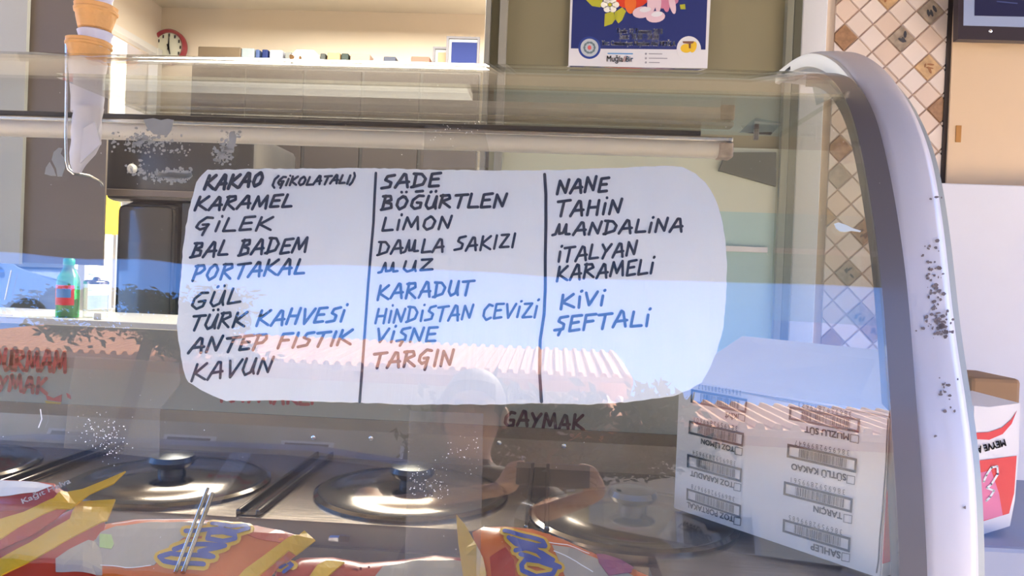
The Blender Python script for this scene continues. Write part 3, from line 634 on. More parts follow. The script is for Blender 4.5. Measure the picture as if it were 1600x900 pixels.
t = nb(); prism(t, [TL+Vector((0, 0, .0005)), F4, TL+bk], Vector((.003, 0, 0))); obj('side_flap', t, 'box_white', cb)
def U(u, v): return (1020+u*.4444, 500+v*.4444)
LAB = [('KİVİ', [(137, 242), (335, 278), (330, 328), (135, 290)], (303, 330, 327, 356), (298, 331), (258, 323), '3869592899517', (314, 249), (162, 226)),
 ('TOZ LİMON', [(130, 353), (323, 397), (319, 446), (127, 399)], (293, 446, 317, 476), (289, 446), (173, 417), '3869592899601', (300, 373), (148, 342)),
 ('TOZ KARADUT', [(123, 470), (316, 522), (313, 571), (122, 517)], (289, 572, 312, 602), (286, 571), (135, 529), '3869592899654', (294, 497), (143, 457)),
 ('TOZ PORTAKAL', [(121, 590), (313, 650), (311, 697), (120, 632)], (289, 692, 312, 722), (286, 690), (122, 638), '3869592899678', (290, 622), (138, 576)),
 ('MUZLU SÜT', [(483, 303), (732, 347), (727, 397), (480, 350)], (698, 401, 727, 433), (692, 400), (537, 373), '3869592899623', (701, 322), (515, 290)),
 ('SÜTLÜ KAKAO', [(476, 434), (721, 487), (717, 538), (473, 482)], (686, 545, 713, 578), (682, 542), (490, 504), '3869592899647', (693, 458), (502, 422)),
 ('TARÇIN', [(464, 566), (706, 627), (702, 678), (461, 614)], (675, 682, 703, 715), (668, 679), (568, 652), '3869592899561', (678, 596), (488, 552)),
 ('SAHLEP', [(460, 698), (698, 765), (695, 817), (458, 744)], (668, 817, 695, 850), (662, 815), (558, 783), '3869592899685', (668, 737), (481, 685))]
def qd(bm, q, off=.0015): bm.faces.new([bm.verts.new(FP.hit(*p, off)) for p in q])
for w_, q, cbx, ta, tb, num, na, nb_ in LAB:
    q = [U(*p) for p in q]; L = lambda s, v: ((q[0][0]*(1-s)+q[1][0]*s)*(1-v)+(q[3][0]*(1-s)+q[2][0]*s)*v, (q[0][1]*(1-s)+q[1][1]*s)*(1-v)+(q[3][1]*(1-s)+q[2][1]*s)*v)
    t = nb(); fx, fy = .032, .17
    for a, b, c_, d_ in ((0, 1, 0, fy), (0, 1, 1-fy, 1), (0, fx, fy, 1-fy), (1-fx, 1, fy, 1-fy)): qd(t, [L(a, c_), L(b, c_), L(b, d_), L(a, d_)])
    s_ = .17; r2 = random.Random(w_)
    while s_ < .86:
        bw = r2.choice([.006, .006, .011, .016]); qd(t, [L(s_, fy+.03), L(s_+bw, fy+.03), L(s_+bw, .80), L(s_, .80)]); s_ += bw+r2.choice([.006, .008, .013])
    obj('barcode', t, 'box_ink', cb)
    t = nb(); x0, y0, x1, y1 = cbx; sk = (x1-x0)*.2; A, B, Cc, D = U(x0, y0), U(x1, y0+sk), U(x1-2, y1), U(x0-2, y1-sk)
    for a, b in ((A, B), (B, Cc), (Cc, D), (D, A)): stroke(t, FP, [a, b], 1.1, .0015)
    obj('tick_box', t, 'box_ink', cb)
    t = nb(); ptext(t, FP, w_, U(*ta), U(*tb), .0015, 1.0, .0003); obj('flavour_word', t, 'box_ink', cb)
    t = nb(); ptext(t, FP, ' '.join(num), U(*na), U(*nb_), .0015, 1.25); obj('number_row', t, 'box_ink', cb)
SP = Pl(BR, Vector((e1.x, e1.y, 0)))
t = nb(); slab(t, SP, [(1384, 765), (1404, 758), (1410, 870), (1377, 880)], .0012, .0018, 20); obj('red_print', t, 'red_print', cb)
t = nb(); stroke(t, FP, [(1389, 655), (1387, 690), (1386, 720), (1383, 760), (1380, 800), (1376, 840), (1374, 875), (1371, 894)], 2.4, .0019); obj('worn_corner', t, 'box_ink', cb)
t = nb(); stroke(t, FP, [(1160, 614), (1190, 619), (1215, 625), (1240, 629)], 1.8, .0019); obj('scuffed_edge', t, mat('scuff', (.42, .36, .28), .8), cb)

# ------------------------------------------------------------------ wafer packs leaning behind the glass
class Puff:
    def __init__(s, pl, poly, amp, rad): s.pl, s.poly, s.amp, s.rad = pl, poly, amp, rad; s.n = pl.n
    def hit(s, px, py, off=0):
        d = 1e9
        for i, a in enumerate(s.poly):
            b = s.poly[(i+1) % len(s.poly)]; ab = (b[0]-a[0], b[1]-a[1]); L2 = ab[0]**2+ab[1]**2 or 1
            k = max(0, min(1, ((px-a[0])*ab[0]+(py-a[1])*ab[1])/L2)); d = min(d, math.hypot(px-a[0]-ab[0]*k, py-a[1]-ab[1]*k))
        if not inpoly((px, py), s.poly): d = 0
        h = s.amp*math.sqrt(max(0, 1-(1-min(1, d/s.rad))**2)) + .0007*math.sin(px*.11+py*.07)*(min(1, d/10))
        return s.pl.hit(px, py, off+h)
PN = Vector((0, -.6, 1)).normalized()
def pack(label, body, seal_polys, lift, items, bodym='pack_orange', amp=.010, texts=()):
    pl = Pl(V(-.3, .9, -.29+lift), PN); root = empty('wafer_pack', pl.hit(sum(p[0] for p in body)/len(body), sum(p[1] for p in body)/len(body)), label, 'snack pack', 'wafer packs along the front of the case')
    sf = Puff(pl, body, amp, 38)
    t = nb(); slab(t, sf, body, -.001, .0005, 9); obj('wrapper', t, bodym, root, True)
    for i, s_ in enumerate(seal_polys):
        t = nb(); slab(t, sf, s_, .0004, .0024+i*.0003, 8); obj('end_seal', t, 'pack_yellow', root)
    for nm, kind, m_, data, off in items:
        t = nb()
        if kind == 'poly': slab(t, sf, data, off-.0004, off, 8)
        else:
            for ln in data[0]: 
                pp = []
                for a, b in zip(ln, ln[1:]):
                    k = max(1, int(math.hypot(b[0]-a[0], b[1]-a[1])/6))
                    for j in range(k): pp.append((a[0]+(b[0]-a[0])*j/k, a[1]+(b[1]-a[1])*j/k))
                pp.append(ln[-1]); stroke(t, sf, pp, data[1], off)
        obj(nm, t, m_, root)
    for s_, a, b, m_, off, hf in texts:
        t = nb(); ptext(t, Pl(pl.hit(*a, amp*hf[1]), PN), s_, a, b, off, hf[0], .0002); obj('printed_word', t, m_, root)
    return root
K = lambda L_: [[(160+u*.2125, 790+v*.2125) for u, v in l] for l in L_]
LB = K([[(820, 172), (960, 190), (1060, 180), (1085, 212), (1000, 238), (900, 225), (880, 195)], [(630, 238), (760, 228), (880, 222)], [(790, 300), (800, 255), (900, 245), (985, 262), (990, 295), (900, 312), (800, 300)], [(545, 375), (640, 335), (915, 345), (730, 392), (830, 425)], [(760, 482), (600, 480), (470, 462), (440, 432), (520, 405), (810, 428)]])
pack('large red and orange wafer pack with blue lettering, yellow seal at its right end', [(120, 838), (160, 820), (210, 812), (300, 811), (380, 818), (440, 830), (484, 842), (462, 868), (430, 892), (400, 925), (380, 975), (90, 975), (100, 900)],
     [[(476, 831), (493, 846), (463, 869), (452, 867), (425, 890), (398, 915), (380, 950), (355, 935), (385, 900), (410, 882), (440, 860)]], .0,
     [('clear_window', 'poly', 'pack_window', [(150, 846), (185, 830), (250, 823), (330, 825), (338, 835), (290, 850), (262, 872), (245, 894), (200, 898), (150, 890), (135, 868)], .0012),
      ('window_rim', 'line', 'print_pale', ([[(178, 827), (215, 820), (270, 818), (330, 822)], [(150, 892), (200, 898), (240, 895)]], 1.2), .0018),
      ('red_band', 'poly', 'pack_red', [(380, 823), (440, 833), (474, 845), (440, 858), (400, 850), (370, 838)], .0010),
      ('letter_outline', 'line', 'pack_yellow', (LB, 19), .0016), ('letters', 'line', 'print_blue', (LB, 7.5), .0022),
      ('green_sweet', 'poly', 'print_green', [(160, 845), (178, 846), (182, 860), (178, 868), (160, 866)], .0020)], 'pack_orange')
K2 = lambda L_: [[(690+u*.2625, 780+v*.2625) for u, v in l] for l in L_]
LD = K2([[(375, 225), (520, 262), (600, 290), (615, 320), (560, 320), (420, 275)], [(400, 270), (440, 305), (560, 345), (600, 385), (640, 420), (700, 450)], [(440, 345), (500, 335), (600, 365), (660, 405), (640, 430), (560, 400), (470, 370)], [(480, 430), (500, 405), (580, 410), (680, 450), (660, 490), (560, 500), (480, 470), (475, 435)]])
pack('orange wafer pack in front of the carton, yellow seal pointing up at its left end', [(738, 832), (755, 824), (790, 823), (832, 827), (880, 843), (930, 866), (985, 888), (1040, 912), (1062, 940), (1060, 990), (750, 990), (752, 930), (745, 870)],
     [[(713, 806), (727, 822), (741, 848), (755, 880), (760, 905), (756, 960), (730, 960), (722, 890), (716, 850)]], .004,
     [('clear_window', 'poly', 'pack_window', [(862, 860), (900, 866), (950, 890), (1000, 915), (1000, 960), (900, 960), (880, 905)], .0012),
      ('window_rim', 'line', 'print_pale', ([[(858, 857), (885, 860), (920, 872)], [(865, 871), (900, 888), (925, 905)]], 1.6), .0018),
      ('letter_outline', 'line', 'pack_yellow', (LD, 17), .0016), ('letters', 'line', 'print_blue', (LD, 7.5), .0022),
      ('fruit_print', 'poly', 'print_purple', [(931, 872), (945, 868), (970, 876), (990, 888), (985, 905), (950, 910), (935, 890)], .0022),
      ('orange_glow', 'poly', 'pack_red', [(765, 880), (790, 865), (803, 885), (806, 920), (770, 930)], .0010)], 'pack_orange')  # last item is a plain red patch printed on the wrapper
pack('red wafer pack lying lowest in the middle, mostly cut off by the bottom edge', [(432, 890), (470, 872), (520, 871), (570, 880), (620, 876), (680, 868), (722, 872), (740, 890), (745, 975), (420, 975)],
     [[(498, 892), (512, 884), (540, 888), (530, 898), (500, 925), (480, 920)]], -.004,
     [('clear_window', 'poly', 'pack_window', [(600, 893), (650, 884), (720, 884), (735, 900), (735, 950), (560, 950)], .0012), ('letters', 'line', 'print_blue', ([[(440, 893), (452, 884), (458, 892), (446, 902)]], 7), .0022),
      ('letter_outline', 'line', 'pack_yellow', ([[(440, 893), (452, 884), (460, 893)]], 16), .0016)], 'pack_red', texts=[('Helva', (578, 888), (520, 898), 'print_maroon', .004, (1.1, .5))])
pack('topmost maroon wafer pack at the left edge with printed words and a pointed yellow seal', [(-60, 742), (0, 750), (40, 752), (85, 756), (103, 770), (112, 790), (85, 812), (50, 836), (0, 858), (-60, 880)],
     [[(98, 772), (130, 766), (165, 752), (197, 738), (178, 757), (140, 774), (112, 796), (90, 800), (60, 815), (30, 830), (0, 850), (-40, 868), (-40, 840), (0, 822), (40, 808), (88, 786)]], .022,
     [('clear_window', 'poly', 'print_pale', [(-50, 752), (0, 754), (60, 757), (85, 763), (60, 775), (20, 782), (-50, 784)], .0012), ('maroon_band', 'poly', 'print_maroon', [(-50, 788), (20, 785), (62, 777), (90, 764), (102, 774), (88, 788), (40, 804), (-50, 812)], .0016)], 'pack_red', .007,
     texts=[('Kağıt Helva', (37, 790), (112, 757), 'print_pale', .003, (1.25, .9))])
pack('second maroon wafer pack at the left, under the topmost one, wide yellow seal across', [(-60, 850), (20, 836), (80, 810), (125, 792), (160, 800), (165, 822), (150, 850), (150, 900), (130, 975), (-60, 975)],
     [[(120, 786), (181, 782), (168, 815), (130, 838), (90, 862), (50, 884), (10, 905), (-40, 930), (-40, 905), (0, 882), (50, 856), (85, 832), (112, 818)]], .011,
     [('clear_window', 'poly', 'pack_window', [(90, 880), (110, 865), (140, 848), (160, 850), (160, 900), (90, 900)], .0012)], 'pack_red', .006,
     texts=[('Kağıt Helvası', (128, 826), (0, 892), 'print_dark', .0035, (-1.0, .35))])
for (x0, y0, x1, y1, wd, lb) in ((328, 775, 279, 910, .0021, 'left one of two thin silver sticks lying over the blue lettering'), (335, 783, 291, 910, .0027, 'right, thicker one of two thin silver sticks lying over the blue lettering')):
    pl = Pl(V(-.3, .9, -.29), PN); t = nb(); tube(t, [pl.hit(x0, y0, .013), pl.hit(x1, y1, .016)], wd, 10); tag(obj('silver_stick', t, 'steel_bright', smooth_=True), lb, 'stick', 'silver sticks on the wafer pack')

# ------------------------------------------------------------------ stacked wafer cones in their holder
def cone(cx, ytop, ybot, rt, rb, paper, ybp, rbp, label, tilt=0):
    Y = 1.215; a, b = P(cx, ytop, Y), P(cx-2, ybot, Y); s = Y/FPX; ax = (a-b).normalized(); h = (a-b).length
    r_ = empty('ice_cream_cone', b, label, 'ice cream cone', 'wafer cones stacked in the holder')
    t = nb(); lathe(t, [(rb*s*.6, 0), (rb*s, h*.12), (rt*s*.88, h*.5), (rt*s*.93, h*.68), (rt*s*1.0, h*.72), (rt*s*1.02, h*.80), (rt*s*.97, h*.84), (rt*s, h*.97), (rt*s*.93, h), (rt*s*.8, h*.9)], b, ax, 40, wob=.02, wn=7); obj('wafer_cup', t, 'wafer', r_, True)
    if paper:
        c_ = P(cx-3, ybp, Y); h2 = (b-c_).length; ax2 = (b-c_).normalized()
        t = nb(); lathe(t, [(rbp*s, 0), (rbp*s*1.05, h2*.3), (rb*s*.98, h2*.7), (rb*s*1.1, h2*1.0), (rb*s*.9, h2*1.1)], c_, ax2, 40, wob=.03, wn=3); obj('paper_sleeve', t, 'paper_lilac', r_, True)
    return r_
cone(151, 4-45, -6, 30, 24, True, 14, 24, 'wafer cone at the very top of the stack, only its paper sleeve showing')
cone(150, 9, 51, 32, 24, True, 76, 23, 'wafer cup second from the top of the cone stack')
r_ = cone(139, 64, 98, 34, 26, True, 176, 23, 'lowest wafer cup of the stack behind the glass, long paper sleeve below')
t = nb(); Y = 1.20
pp = [(138, 168, 23), (136, 185, 22), (134, 205, 23), (136, 222, 22), (130, 240, 19), (122, 256, 12), (120, 270, 6)]
pr = None
for cx, cy, rw in pp:
    c_ = P(cx, cy, Y); s = Y/FPX; ring = [t.verts.new(c_+Vector((math.cos(k*math.pi/9)*rw*s*(1+.12*math.sin(k*1.9+cy)), math.sin(k*math.pi/9)*rw*s*.8, 0))) for k in range(18)]
    if pr:
        for k in range(18): j = (k+1) % 18; t.faces.new((pr[k], pr[j], ring[j], ring[k]))
    else: t.faces.new(ring)
    pr = ring
t.faces.new(pr[::-1]); prism(t, [P(148, 190, Y-.02), P(157, 225, Y-.02), P(125, 255, Y-.02), P(130, 200, Y-.02)], Vector((0, .003, 0))); obj('paper_tip', t, 'paper_lilac', r_, True)
t = nb(); tube(t, [P(104, 60, 1.2), P(104, 140, 1.2), P(103, 212, 1.2), P(104, 250, 1.2), P(107, 264, 1.2), P(115, 271, 1.2), P(140, 275, 1.23), P(158, 285, 1.28), P(160, 290, 1.30)], .0024); hw = obj('wire_holder', t, 'steel_bright', None, True); tag(hw, 'bent chrome wire holder beside the stacked wafer cones', 'wire holder')
for px, py, s in ((456, 89, .004), (469, 90, .0025)):
    t = nb(); bmesh.ops.create_icosphere(t, subdivisions=2, radius=s)
    p = P(px, py, 1.16)
    for v in t.verts: v.co = v.co*random.uniform(.7, 1.15)+p
    tag(obj('wafer_crumb', t, 'wafer'), 'larger pale wafer crumb on the rim of the glass' if px < 460 else 'smaller brown wafer crumb on the rim of the glass', 'crumb', 'crumbs on the glass rim')
#@@PART3
# ------------------------------------------------------------------ glazed olive door with the poster
YD = 2.33
a, b, _, _ = pxr(756, 100, 1247, 100, YD)
dr = obj('door_1', zbox(nb(), a, b, YD, YD+.05, -H, 1.7), mat('olive_back', (.23, .205, .12), .5, var=.06, vs=3)); dr['kind'] = 'structure'
zs = P(1150, 232, YD).z-H
obj('pale_panel', zbox(nb(), P(764, 250, YD).x, P(1228, 250, YD).x, YD-.012, YD-.001, P(1160, 332, YD).z-H, zs), mat('pale_cream_panel', (.52, .53, .39), .5, var=.1, vs=3), dr)
obj('mint_panel', zbox(nb(), P(764, 350, YD).x, P(1228, 450, YD).x, YD-.012, YD-.001, -H, P(1160, 332, YD).z-H), mat('mint_panel', (.36, .50, .44), .5, var=.1, vs=3), dr)
obj('shelf_line', zbox(nb(), P(760, 390, YD).x, P(1195, 390, YD).x, YD-.03, YD-.012, P(1160, 394, YD).z-H, P(1160, 386, YD).z-H), 'white_plastic', dr)
t = nb(); prism(t, [P(1135, 238, YD-.03), P(1213, 238, YD-.03), P(1213, 291, YD-.03), P(1124, 266, YD-.03)], Vector((0, .02, 0))); obj('dark_slab', t, mat('dark_olive', (.10, .105, .075), .6), dr)  # dark slanted slab standing in front of the pale panel
for x0, x1, c in ((756, 764, (.30, .29, .24)), (778, 790, (.30, .29, .24)), (1236, 1249, (.09, .09, .06)), (1225, 1236, (.20, .20, .15))):
    a, b, _, _ = pxr(x0, 100, x1, 100, YD-.02); obj('door_stile', zbox(nb(), a, b, YD-.03, YD, -H, 1.7, .002), mat('stile_%d' % x0, c, .4), dr)
PO = Pl(V(0, YD-.018, 0), Vector((0, -1, 0)))
po = empty('poster', PO.hit(998, 105), 'navy event poster with fruit and garlic above the case rim', 'poster')
def pslab(name, poly, off, m_, th=.0004, sub=30): t = nb(); slab(t, PO, poly, off-th, off, sub); return obj(name, t, m_, po)
def ell(cx, cy, rx, ry, n=20, rot=0): return [(cx+rx*math.cos(k*2*math.pi/n)*math.cos(rot)-ry*math.sin(k*2*math.pi/n)*math.sin(rot), cy+rx*math.cos(k*2*math.pi/n)*math.sin(rot)+ry*math.sin(k*2*math.pi/n)*math.cos(rot)) for k in range(n)]
pslab('paper', [(893, -60), (1113, -60), (1105, 107), (888, 104)], .002, mat('poster_white', (.70, .70, .72), .4), .002)
pslab('navy_field', [(897, -56), (1107, -56), (1102, 78), (892, 76)], .0026, mat('poster_navy', (.022, .035, .16), .35))
tn = mat('poster_leaf', (.42, .42, .03), .5); tw_ = mat('poster_petal', (.82, .80, .70), .5); tr_ = mat('poster_tomato', (.62, .05, .02), .4); tg = mat('poster_garlic', (.68, .50, .56), .5); tp_ = mat('poster_garlic_pink', (.55, .20, .30), .5)
pslab('printed_fruit', ell(985, -14, 34, 28), .0030, tr_); pslab('printed_fruit', ell(985, 5, 9, 17), .0031, mat('poster_orange', (.75, .16, .03), .4))
for q in ([(921, -20), (942, 0), (938, 12), (925, 10), (915, 0)], [(945, 22), (958, 18), (962, 30), (956, 38), (944, 42)], [(960, 20), (972, 12), (978, 18), (972, 32), (966, 37), (961, 30)], [(1062, 8), (1070, 7), (1071, 15), (1063, 15)]): pslab('printed_leaf', q, .0032, tn)
for k in range(6): pslab('printed_petal', ell(953+9*math.cos(k*1.047), 8+8*math.sin(k*1.047), 5.5, 5, 10), .0034, tw_)
pslab('printed_petal', ell(953, 8, 3, 3, 8), .0036, tn)
for i, (x, y, a, b, r) in enumerate(((1035, -2, 26, 16, 0), (1018, 5, 7, 16, .1), (1028, 3, 5, 18, 0), (1040, 2, 6, 18, -.1), (1050, 6, 5, 17, -.2), (1003, 20, 15, 9, -.15), (1024, 27, 15, 9, -.1))): pslab('printed_garlic', ell(x, y, a, b, 16, r), .0036+i*.0002, (tg, tp_)[i in (0, 3)])
for x, y in ((1008, 16), (1026, 23)): pslab('printed_garlic', ell(x, y, 9, 4, 12, -.15), .0052, mat('poster_white', (0, 0, 0)))
wt = mat('poster_text', (.72, .72, .78), .5)
for s_, a, b in (('Tarih: 22 Temmuz 2018', (963, 52.5), (1035, 53.5)), ('Saat: 18.00 - 24.00', (968, 61.5), (1029, 62.5)), ('Yer: Cumhuriyet Meydanı Altı/ MUĞLA', (940, 71), (1055, 72.5))):
    t = nb(); ptext(t, PO, s_, a, b, .0032, 1.5, .0005); obj('printed_line', t, wt, po)
pslab('seal_ring', ell(921, 75, 17.5, 17.5, 28), .0030, 'print_blue'); pslab('seal_disc', ell(921, 75, 14, 14, 28), .0034, mat('seal_grey', (.48, .52, .55), .5)); pslab('seal_centre', ell(921, 75, 3, 3.5), .0040, mat('seal_red', (.6, .12, .12), .5))
for k in range(10): pslab('seal_mark', ell(921+8*math.cos(k*.63), 75+8*math.sin(k*.63), 1.8, 3, 8, k*.63), .0038, mat('seal_dark', (.14, .2, .22), .5))
pslab('badge_disc', ell(1076, 77, 19, 20, 28), .0030, 'poster_white' if 0 else MT['poster_white'])
pslab('badge_mark', ell(1072, 76, 9, 7), .0034, mat('badge_yellow', (.75, .48, .03), .5)); pslab('badge_mark', ell(1083, 74, 5, 9, 16, .3), .0036, MT['badge_yellow']); pslab('badge_mark', [(1066, 65), (1084, 65), (1083, 68), (1079, 69), (1079, 76), (1076, 76), (1076, 69), (1067, 68)], .0040, mat('badge_brown', (.18, .08, .05), .5))
for s_, a, b, c, hf in (('Muğla', (948, 96.5), (973, 97), 'box_ink', 1.3), ('//', (973, 96.5), (978, 97), 'red_print', 1.3), ('Bir', (978, 97), (989, 97), mat('sky_blue_print', (.10, .32, .62), .5), 1.3)):
    t = nb(); ptext(t, PO, s_, a, b, .0032, hf, .0003); obj('printed_logo', t, MT[c] if isinstance(c, str) else c, po)
t = nb(); stroke(t, PO, [(950, 84), (988, 84.5)], 2.0, .0032); obj('printed_line', t, MT['sky_blue_print'], po)
for y, l in ((84.5, 20), (91.5, 28), (98, 16)):
    t = nb(); stroke(t, PO, [(1014, y), (1014+l, y+.3)], 1.5, .0032); lathe(t, [(.0032, 0), (.003, .0006)], PO.hit(1009, y, .003), Vector((0, -1, 0)), 10); obj('printed_line', t, mat('print_grey', (.30, .30, .34), .5), po)
# framed board on the beige wall
fb = empty('framed_board', P(1560, 62, 2.29), 'black framed navy board hanging over the beige wall at the right', 'framed board')
FB = Pl(V(0, 2.27, 0), Vector((0, -1, 0)))
t = nb(); slab(t, FB, [(1498, -90), (1690, -90), (1690, 66), (1497, 61)], -.028, 0, 60); obj('frame', t, mat('frame_dark', (.030, .022, .030), .35), fb)
t = nb(); slab(t, FB, [(1507, -90), (1680, -90), (1680, 45), (1505, 40)], -.001, .002, 60); obj('mount', t, mat('mount_blue', (.26, .32, .48), .4), fb)
t = nb(); slab(t, FB, [(1523, -90), (1670, -90), (1670, 28), (1522, 25)], .001, .003, 60); obj('board_print', t, mat('board_navy', (.012, .015, .06), .3), fb)
t = nb(); ptext(t, FB, 'Meyveli Ice', (1557, 4), (1590, 5.5), .0036, 1.0) if 0 else stroke(t, FB, [(1557, 3), (1588, 6)], 2, .0036); obj('board_lettering', t, mat('board_letter', (.05, .07, .2), .4), fb)
t = nb(); slab(t, FB, [(1588, -30), (1640, -30), (1640, 4), (1592, 0)], .003, .004, 40); obj('board_label', t, mat('board_tan', (.55, .42, .28), .5), fb)
t = nb(); lathe(t, [(.006, 0), (.006, .002), (.004, .005), (.001, .006)], FB.hit(1547, 49, 0), Vector((0, -1, 0)), 14, capt=False); obj('screw', t, 'chrome', fb, True)

# ------------------------------------------------------------------ back of the shop
ck = empty('wall_clock', P(266, 66, 4.99), 'round red rimmed wall clock on the cream back wall', 'clock')
c_ = P(266, 75, 4.99); s = 4.99/FPX
t = nb(); lathe(t, [(28.5*s, 0), (28.5*s, .03), (26*s, .045), (23*s, .035), (22.5*s, .02)], c_, Vector((0, -1, 0)), 48, capt=False); obj('rim', t, mat('clock_red', (.28, .03, .04), .3, coat=.5), ck, True)
t = nb(); lathe(t, [(23*s, 0), (23*s, .018)], c_, Vector((0, -1, 0)), 40); obj('dial', t, mat('clock_dial', (.68, .68, .55), .5), ck)
for k in range(12):
    an = k*math.pi/6; q = c_+Vector((math.sin(an)*19*s, -.020, math.cos(an)*19*s)); t = nb(); box(t, q.x-.005, q.x+.005, q.y-.002, q.y, q.z-.010, q.z+.010); obj('hour_mark', t, 'box_ink', ck)
for an, l, w_ in ((.02, 17, .006), (2.9, 12, .008)):
    t = nb(); d_ = Vector((math.sin(an), 0, math.cos(an))); u = Vector((d_.z, 0, -d_.x)); o_ = c_+Vector((0, -.024, 0)); prism(t, [o_-d_*.02+u*w_, o_+d_*l*s+u*w_*.4, o_+d_*l*s-u*w_*.4, o_-d_*.02-u*w_], Vector((0, -.003, 0))); obj('clock_hand', t, 'box_ink', ck)
# dark wall cabinet with goods on it
ztop = P(530, 99, 4.6).z-H
wc = empty('wall_cabinet', V(-1.8, 4.8, -H), 'long dark brown cabinet against the back wall carrying a row of goods', 'cabinet')
xa, xb = P(300, 100, 4.6).x, P(752, 100, 4.6).x
DB = mat('dark_wood', (.018, .015, .013), .5, var=.1, vs=5)
obj('cabinet_body', zbox(nb(), xa, xb, 4.6, 4.98, -H, ztop, .005), DB, wc)
for i in range(5):
    w_ = (xb-xa)/5; dd = obj('cabinet_door', zbox(nb(), xa+i*w_+.01, xa+(i+1)*w_-.01, 4.58, 4.6, -H+.1, ztop-.05, .004), mat('dark_door', (.022, .017, .015), .5, spec=.2), wc)
    obj('handle', zbox(nb(), xa+(i+1)*w_-.05, xa+(i+1)*w_-.03, 4.56, 4.58, -.3, -.1), 'steel_bright', dd)
goods = [(309, 73, 376, 89, 'tan_crate', (.30, .22, .14), 'long brown crate at the left end of the cabinet top'), (377, 75, 397, 91, 'pale_box', (.50, .58, .60), 'pale turquoise box beside the brown crate'), (399, 77, 405, 91, 'blue_box', (.10, .16, .36), 'thin blue box, leftmost of the blue pair'), (409, 77, 418, 92, 'navy_box', (.02, .04, .18), 'navy box right of the thin blue one'),
 (421, 78, 441, 92, 'white_box', (.68, .70, .80), 'lilac white box standing left of the bright tub'), (445, 81, 455, 94, 'grey_box', (.30, .31, .28), 'grey box squeezed beside the bright tub'), (500, 83, 508, 96, 'dark_box', (.08, .09, .08), 'small dark box right of the bright tub'), (511, 82, 531, 97, 'tan_box', (.58, .38, .18), 'tan box between two dark boxes'), (533, 83, 544, 97, 'dark_box', (.04, .06, .05), 'small dark box right of the tan box'),
 (547, 84, 578, 98, 'pink_carton', (.52, .34, .26), 'dusty pink carton in the middle of the cabinet top'), (599, 88, 618, 101, 'slate_box', (.08, .09, .13), 'slate box right of the white bowl'), (642, 88, 671, 103, 'red_brown_carton', (.34, .16, .11), 'red brown carton left of the picture frames')]
for x0, y0, x1, y1, nm, col, lb in goods:
    t = nb(); aa, bb_, _, dd = pxr(x0, y0, x1, y1, 4.66); box(t, aa, bb_, 4.66, 4.84, ztop+H, dd, .006); tag(obj(nm, t, mat('good_%d' % x0, tuple(c_*.45 for c_ in col), .6, spec=.2)), lb, 'box', 'goods on the dark cabinet')
t = nb(); aa, bb_, _, dd = pxr(458, 78, 495, 95, 4.64); zz = ztop+H; prism(t, [Vector((aa-.01, 4.64, dd-.03)), Vector((aa+.02, 4.64, dd)), Vector((bb_-.02, 4.64, dd)), Vector((bb_+.01, 4.64, dd-.03)), Vector((bb_+.02, 4.64, zz)), Vector((aa+.0, 4.64, zz))], Vector((0, .2, 0))); tag(obj('white_tub', t, mat('bright_tub', (.55, .54, .50), .4)), 'bright white plastic tub on the dark cabinet', 'tub')
t = nb(); q = P(589.5, 98, 4.74); q.z = zz; lathe(t, [(.02, 0), (.032, .02), (.036, .045), (.03, .06), (.001, .062)], q, n=20, capt=False); tag(obj('white_bowl', t, mat('bright_tub', (0, 0, 0)), smooth_=True), 'upturned white bowl beside the pink carton', 'bowl')
t = nb(); q = P(628, 98, 4.74); q.z = zz; lathe(t, [(.02, 0), (.045, .02), (.04, .035), (.001, .04)], q, n=20, capt=False); tag(obj('blue_bowl', t, mat('bluebowl', (.12, .18, .4), .3), smooth_=True), 'small blue bowl between the slate box and the red brown carton', 'bowl')
for x0, y0, x1, y1, inn, lb, Y in ((676, 73, 701, 103, (.30, .19, .11), 'smaller black frame with brown picture on the cabinet', 4.74), (697, 57, 749, 104, (.008, .016, .085), 'larger black frame with deep blue picture on the cabinet', 4.70)):
    aa, bb_, _, dd = pxr(x0, y0, x1, y1, Y); cc = ztop+H; r_ = empty('picture_frame', Vector(((aa+bb_)/2, Y, cc)), lb, 'picture frame', 'picture frames on the cabinet')
    t = nb(); fw = .014
    for q in ((aa, bb_, dd-fw, dd), (aa, bb_, cc, cc+fw), (aa, aa+fw, cc+fw, dd-fw), (bb_-fw, bb_, cc+fw, dd-fw)): box(t, q[0], q[1], Y, Y+.02, q[2], q[3])
    obj('frame', t, 'frame_dark', r_); obj('mount', box(nb(), aa+fw, bb_-fw, Y+.008, Y+.016, cc+fw, dd-fw), mat('grey_mount', (.22, .22, .21), .5), r_)
    obj('picture', box(nb(), aa+fw+.018, bb_-fw-.002, Y+.004, Y+.008, cc+fw, dd-fw-.02), mat('pic_%d' % x0, inn, .6, spec=.15), r_)
